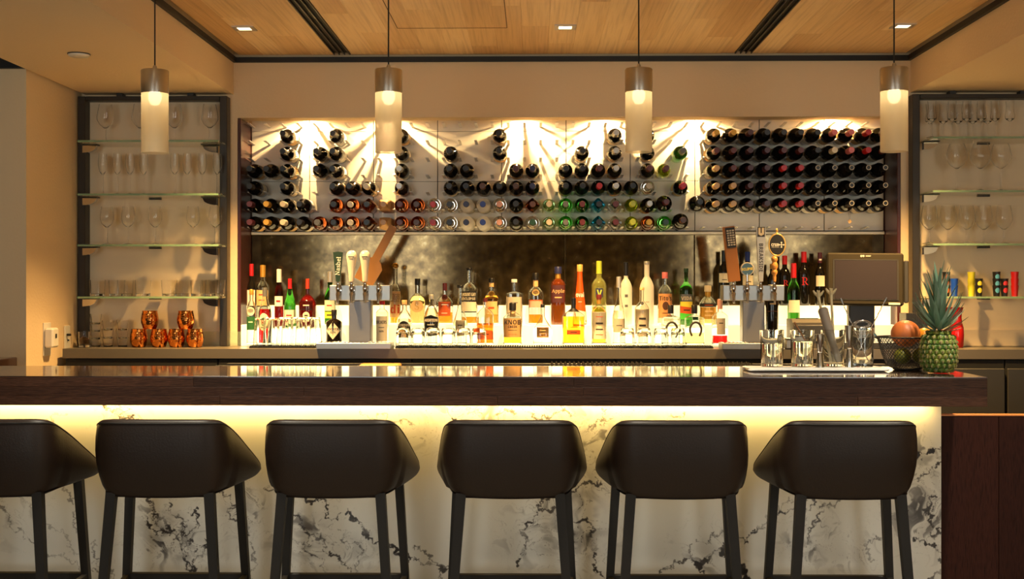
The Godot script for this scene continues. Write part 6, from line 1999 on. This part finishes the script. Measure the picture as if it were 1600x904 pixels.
	{"x": 0.7903, "z": -6.515, "y": 1.1925, "h": 0.2922, "r": 0.0332, "desc": "bright green mezcal bottle with grey yellow and green label", "glass": "green", "liq": "", "lev": 0.6, "ex": 2.0, "dep": 1.0, "sh": 0.62, "nk": 0.76, "nr": 0.3, "cap": "greendark", "ck": "screw", "caph": 0.07, "curve": "round", "labels": [{"y": 0.47, "h": 0.14, "w": 0.95, "c": "slate", "shape": "rect", "t": [["VIDA", 0, 0.45, "greytan"]]}, {"y": 0.36, "h": 0.1, "w": 0.95, "c": "yellow", "shape": "rect", "t": []}, {"y": 0.26, "h": 0.14, "w": 0.95, "c": "rust", "shape": "slant", "t": [["~", 0, 0.35, "dark"]]}, {"y": 0.15, "h": 0.12, "w": 0.95, "c": "limelabel", "shape": "slant", "t": []}]},
	{"x": 0.903, "z": -6.515, "y": 1.1925, "h": 0.2038, "r": 0.0448, "desc": "round shouldered clear bottle with black and gold floral label", "glass": "clear", "liq": "goldpale", "lev": 0.3, "ex": 2.0, "dep": 1.0, "sh": 0.52, "nk": 0.74, "nr": 0.3, "cap": "clearcap", "ck": "cork", "caph": 0.16, "curve": "round", "labels": [{"y": 0.3, "h": 0.3, "w": 0.94, "c": "gold", "shape": "rect", "t": [["~", 0.15, 0.3, "tan"], ["~", -0.2, 0.3, "tan"]]}, {"y": 0.5, "h": 0.09, "w": 0.94, "c": "black", "shape": "rect", "t": [["~", 0, 0.5, "rust"]]}]},
	{"x": 0.9467, "z": -6.385, "y": 1.0965, "h": 0.2297, "r": 0.0422, "desc": "clear bottle with pink neck wrap and a little red liquid", "glass": "clear", "liq": "ruby", "lev": 0.2, "ex": 2.0, "dep": 1.0, "sh": 0.6, "nk": 0.72, "nr": 0.3, "cap": "blush", "ck": "foil", "caph": 0.22, "curve": "round", "labels": [{"y": 0.4, "h": 0.36, "w": 0.5, "c": "greytan", "shape": "rect", "t": [["~", 0.2, 0.14, "dark"]]}]},
	{"x": 1.004, "z": -6.635, "y": 1.291, "h": 0.2903, "r": 0.0287, "desc": "dark wine bottle with cream label behind the plank tap handle", "glass": "dark", "liq": "", "lev": 0.6, "ex": 2.0, "dep": 1.0, "sh": 0.6, "nk": 0.76, "nr": 0.4, "cap": "black", "ck": "foil", "caph": 0.2, "curve": "round", "labels": [{"y": 0.5, "h": 0.17, "w": 0.92, "c": "cream", "shape": "rect", "t": [["~", -0.2, 0.2, "dark", 1]]}]},
	{"x": 1.1288, "z": -6.635, "y": 1.291, "h": 0.2835, "r": 0.0303, "desc": "dark wine bottle with blue capsule and cream label behind the round badge handle", "glass": "dark", "liq": "", "lev": 0.6, "ex": 2.0, "dep": 1.0, "sh": 0.6, "nk": 0.76, "nr": 0.42, "cap": "blue", "ck": "foil", "caph": 0.18, "curve": "round", "labels": [{"y": 0.46, "h": 0.2, "w": 0.92, "c": "cream", "shape": "rect", "t": [["~", -0.1, 0.2, "dark", 1]]}]},
	{"x": 1.2568, "z": -6.635, "y": 1.291, "h": 0.2192, "r": 0.0235, "desc": "dark bottle with gold capsule behind the beaded tap handle", "glass": "dark", "liq": "", "lev": 0.6, "ex": 2.0, "dep": 1.0, "sh": 0.6, "nk": 0.78, "nr": 0.42, "cap": "gold", "ck": "foil", "caph": 0.12, "curve": "round", "labels": [{"y": 0.4, "h": 0.2, "w": 0.9, "c": "cream", "shape": "rect", "t": []}]},
	{"x": 1.3242, "z": -6.635, "y": 1.291, "h": 0.2631, "r": 0.0303, "desc": "dark wine bottle with red capsule half hidden by the beaded tap handle", "glass": "dark", "liq": "", "lev": 0.6, "ex": 2.0, "dep": 1.0, "sh": 0.6, "nk": 0.76, "nr": 0.42, "cap": "red", "ck": "foil", "caph": 0.18, "curve": "round", "labels": [{"y": 0.45, "h": 0.12, "w": 0.6, "c": "none", "shape": "rect", "t": [["R", 0, 0.9, "red", 1]]}]},
	{"x": 1.4252, "z": -6.635, "y": 1.291, "h": 0.2834, "r": 0.032, "desc": "dark wine bottle with tall red capsule and red script between tower and screen", "glass": "dark", "liq": "", "lev": 0.6, "ex": 2.0, "dep": 1.0, "sh": 0.58, "nk": 0.74, "nr": 0.42, "cap": "red", "ck": "foil", "caph": 0.2, "curve": "round", "labels": [{"y": 0.45, "h": 0.16, "w": 0.6, "c": "none", "shape": "rect", "t": [["R", 0, 0.9, "red", 1]]}]},
	{"x": 1.3465, "z": -6.515, "y": 1.1925, "h": 0.3185, "r": 0.0314, "desc": "green wine bottle with gold topped red capsule above the receipt printer", "glass": "green", "liq": "", "lev": 0.6, "ex": 2.0, "dep": 1.0, "sh": 0.55, "nk": 0.72, "nr": 0.42, "cap": "red", "ck": "foil", "caph": 0.24, "curve": "round", "labels": [{"y": 0.3, "h": 0.2, "w": 0.9, "c": "cream", "shape": "rect", "t": []}]},
	{"x": 1.5093, "z": -6.635, "y": 1.291, "h": 0.2799, "r": 0.0252, "desc": "black wine bottle with dark capsule and cream label beside the screen", "glass": "dark", "liq": "", "lev": 0.6, "ex": 2.0, "dep": 1.0, "sh": 0.58, "nk": 0.74, "nr": 0.42, "cap": "plum", "ck": "foil", "caph": 0.2, "curve": "round", "labels": [{"y": 0.46, "h": 0.2, "w": 0.9, "c": "cream", "shape": "rect", "t": []}, {"y": 0.86, "h": 0.03, "w": 0.4, "c": "white", "shape": "rect", "t": []}]},
	{"x": 1.2095, "z": -6.385, "y": 1.0965, "h": 0.2785, "r": 0.0324, "desc": "short dark bottle with brown label standing behind the tap post", "glass": "dark", "liq": "", "lev": 0.6, "ex": 2.0, "dep": 1.0, "sh": 0.8, "nk": 0.88, "nr": 0.5, "cap": "black", "ck": "screw", "caph": 0.08, "curve": "round", "labels": [{"y": 0.74, "h": 0.28, "w": 0.96, "c": "leather", "shape": "rect", "t": [["~", 0, 0.25, "tan"]]}]},
]
const RED_WINE_GLASSES := [-2.1927, -2.0139, -1.8375, -1.656]
const FLUTES := [-2.2029, -2.1276, -2.0632, -1.9922, -1.8332, -1.7692, -1.6921, -1.6147]
const WHITE_WINE_GLASSES := [-2.1816, -2.073, -1.9337, -1.739, -1.6248]
const TUMBLERS := [-2.2263, -2.1256, -1.9909, -1.8562, -1.7085, -1.612]
const TUMBLERS_BACK := [-2.1124, -1.8164, -1.6735]
const TULIPS := [2.0007, 2.1025, 2.1757, 2.2489, 2.3172, 2.3907]
const TULIPS_BACK := [2.0195, 2.0876, 2.1622, 2.2368, 2.3113]
const BALLOONS := [2.1256, 2.2441, 2.3465]
const BALLOONS_BACK := [2.2177, 2.3315]
const GOBLETS := [1.9974, 2.0919, 2.186, 2.2717, 2.3731]
const STACKS := [-2.2282, -2.1657, -2.0907]
const MUGS := [-2.0012, -1.898, -1.8093, -1.7153]
const MUGS_TOP := [-1.9457, -1.7629]
const VEINS := [[[[-1.799, 0.625], [-1.737, 0.553], [-1.757, 0.467], [-1.664, 0.363]], 2, 0.45], [[[-1.983, 0.601], [-1.884, 0.528], [-1.689, 0.334]], 1.2, 0.25], [[[-1.884, 0.869], [-1.799, 0.893], [-1.762, 0.917]], 1.5, 0.3], [[[-1.64, 0.927], [-1.578, 0.881], [-1.542, 0.772], [-1.449, 0.566], [-1.42, 0.456], [-1.322, 0.384], [-1.297, 0.287]], 2.2, 0.8], [[[-1.554, 0.918], [-1.505, 0.879]], 2.2, 0.8], [[[-1.481, 0.48], [-1.432, 0.444], [-1.39, 0.456], [-1.444, 0.529]], 4, 0.9], [[[-1.39, 0.554], [-1.334, 0.481], [-1.297, 0.42], [-1.351, 0.359], [-1.322, 0.311]], 2, 0.8], [[[-1.322, 0.529], [-1.273, 0.493], [-1.297, 0.457], [-1.334, 0.476]], 2, 0.9], [[[-1.31, 0.384], [-1.254, 0.408], [-1.244, 0.379], [-1.297, 0.355]], 2.5, 0.9], [[[-1.2, 0.603], [-1.127, 0.506], [-1.066, 0.433]], 2.2, 0.7], [[[-1.163, 0.554], [-1.102, 0.457], [-1.054, 0.336]], 1.5, 0.6], [[[-1.005, 0.688], [-0.976, 0.603], [-0.876, 0.584], [-0.786, 0.531], [-0.725, 0.493]], 2.8, 0.95], [[[-0.725, 0.531], [-0.635, 0.44], [-0.567, 0.411], [-0.446, 0.326], [-0.349, 0.307]], 3, 0.95], [[[-0.446, 0.399], [-0.349, 0.339]], 1.5, 0.6], [[[-0.903, 0.507], [-0.835, 0.446], [-0.762, 0.362]], 2.5, 0.8], [[[-0.883, 0.41], [-0.81, 0.337], [-0.798, 0.289]], 2, 0.7], [[[-0.737, 0.434], [-0.669, 0.386], [-0.677, 0.313]], 1.5, 0.6], [[[-0.64, 0.919], [-0.591, 0.895], [-0.47, 0.859]], 1.6, 0.5], [[[-0.349, 0.925], [-0.296, 0.884]], 2.6, 0.8], [[[-0.276, 0.92], [-0.179, 0.884], [-0.083, 0.92]], 1.8, 0.6], [[[-0.054, 0.328], [-0.046, 0.437], [-0.015, 0.505], [0.026, 0.534], [0.091, 0.505], [0.135, 0.462]], 3, 0.9], [[[0.026, 0.534], [0.05, 0.582]], 2.5, 0.85], [[[0.159, 0.498], [0.203, 0.462], [0.232, 0.389], [0.244, 0.293]], 3, 0.9], [[[0.147, 0.582], [0.207, 0.631], [0.256, 0.667]], 2.2, 0.8], [[[-0.01, 0.92], [0.062, 0.884], [0.159, 0.909]], 2, 0.6], [[[0.135, 0.8], [0.232, 0.86], [0.304, 0.897]], 1.8, 0.55], [[[0.4, 0.8], [0.497, 0.873], [0.55, 0.921]], 2, 0.6], [[[0.232, 0.921], [0.28, 0.885]], 2, 0.6], [[[0.473, 0.313], [0.545, 0.352], [0.581, 0.362]], 2, 0.8], [[[0.545, 0.366], [0.653, 0.427], [0.737, 0.451]], 1.4, 0.6], [[[0.605, 0.33], [0.677, 0.362], [0.713, 0.403]], 5, 0.95], [[[0.761, 0.427], [0.822, 0.457], [0.858, 0.469]], 3.5, 0.9], [[[0.713, 0.386], [0.882, 0.512], [1.026, 0.597]], 1.2, 0.5], [[[0.894, 0.5], [0.978, 0.549], [1.05, 0.59]], 2.5, 0.85], [[[1.002, 0.416], [1.086, 0.537], [1.122, 0.573]], 1.8, 0.7], [[[1.229, 0.345], [1.289, 0.417], [1.361, 0.514]], 1.4, 0.5], [[[1.098, 0.537], [1.205, 0.61]], 1.5, 0.5], [[[1.457, 0.74], [1.495, 0.759], [1.54, 0.774]], 6, 0.95], [[[1.433, 0.634], [1.469, 0.682], [1.533, 0.719]], 2, 0.8], [[[1.421, 0.538], [1.481, 0.574], [1.509, 0.591]], 5, 0.8], [[[1.457, 0.514], [1.5, 0.526], [1.485, 0.466], [1.519, 0.471]], 2.5, 0.85], [[[1.433, 0.406], [1.476, 0.399], [1.533, 0.365]], 2.5, 0.9], [[[1.193, 0.886], [1.229, 0.918]], 2, 0.5]]
const CLUSTERS := [[-1.42, 0.456, 0.109, 0.8], [-1.322, 0.384, 0.085, 0.8], [-1.115, 0.53, 0.085, 0.7], [-1.578, 0.898, 0.068, 0.8], [-0.859, 0.422, 0.109, 0.9], [-0.664, 0.386, 0.073, 0.5], [-0.422, 0.883, 0.085, 0.5], [0.038, 0.461, 0.109, 0.9], [0.183, 0.438, 0.109, 0.9], [0.171, 0.607, 0.085, 0.9], [0.062, 0.872, 0.169, 0.55], [0.304, 0.849, 0.121, 0.5], [-0.228, 0.896, 0.097, 0.5], [0.653, 0.379, 0.085, 0.5], [1.03, 0.44, 0.085, 0.95], [1.457, 0.538, 0.109, 0.95], [1.481, 0.731, 0.073, 0.9], [1.217, 0.369, 0.073, 0.4], [-1.97, 0.527, 0.097, 0.2]]
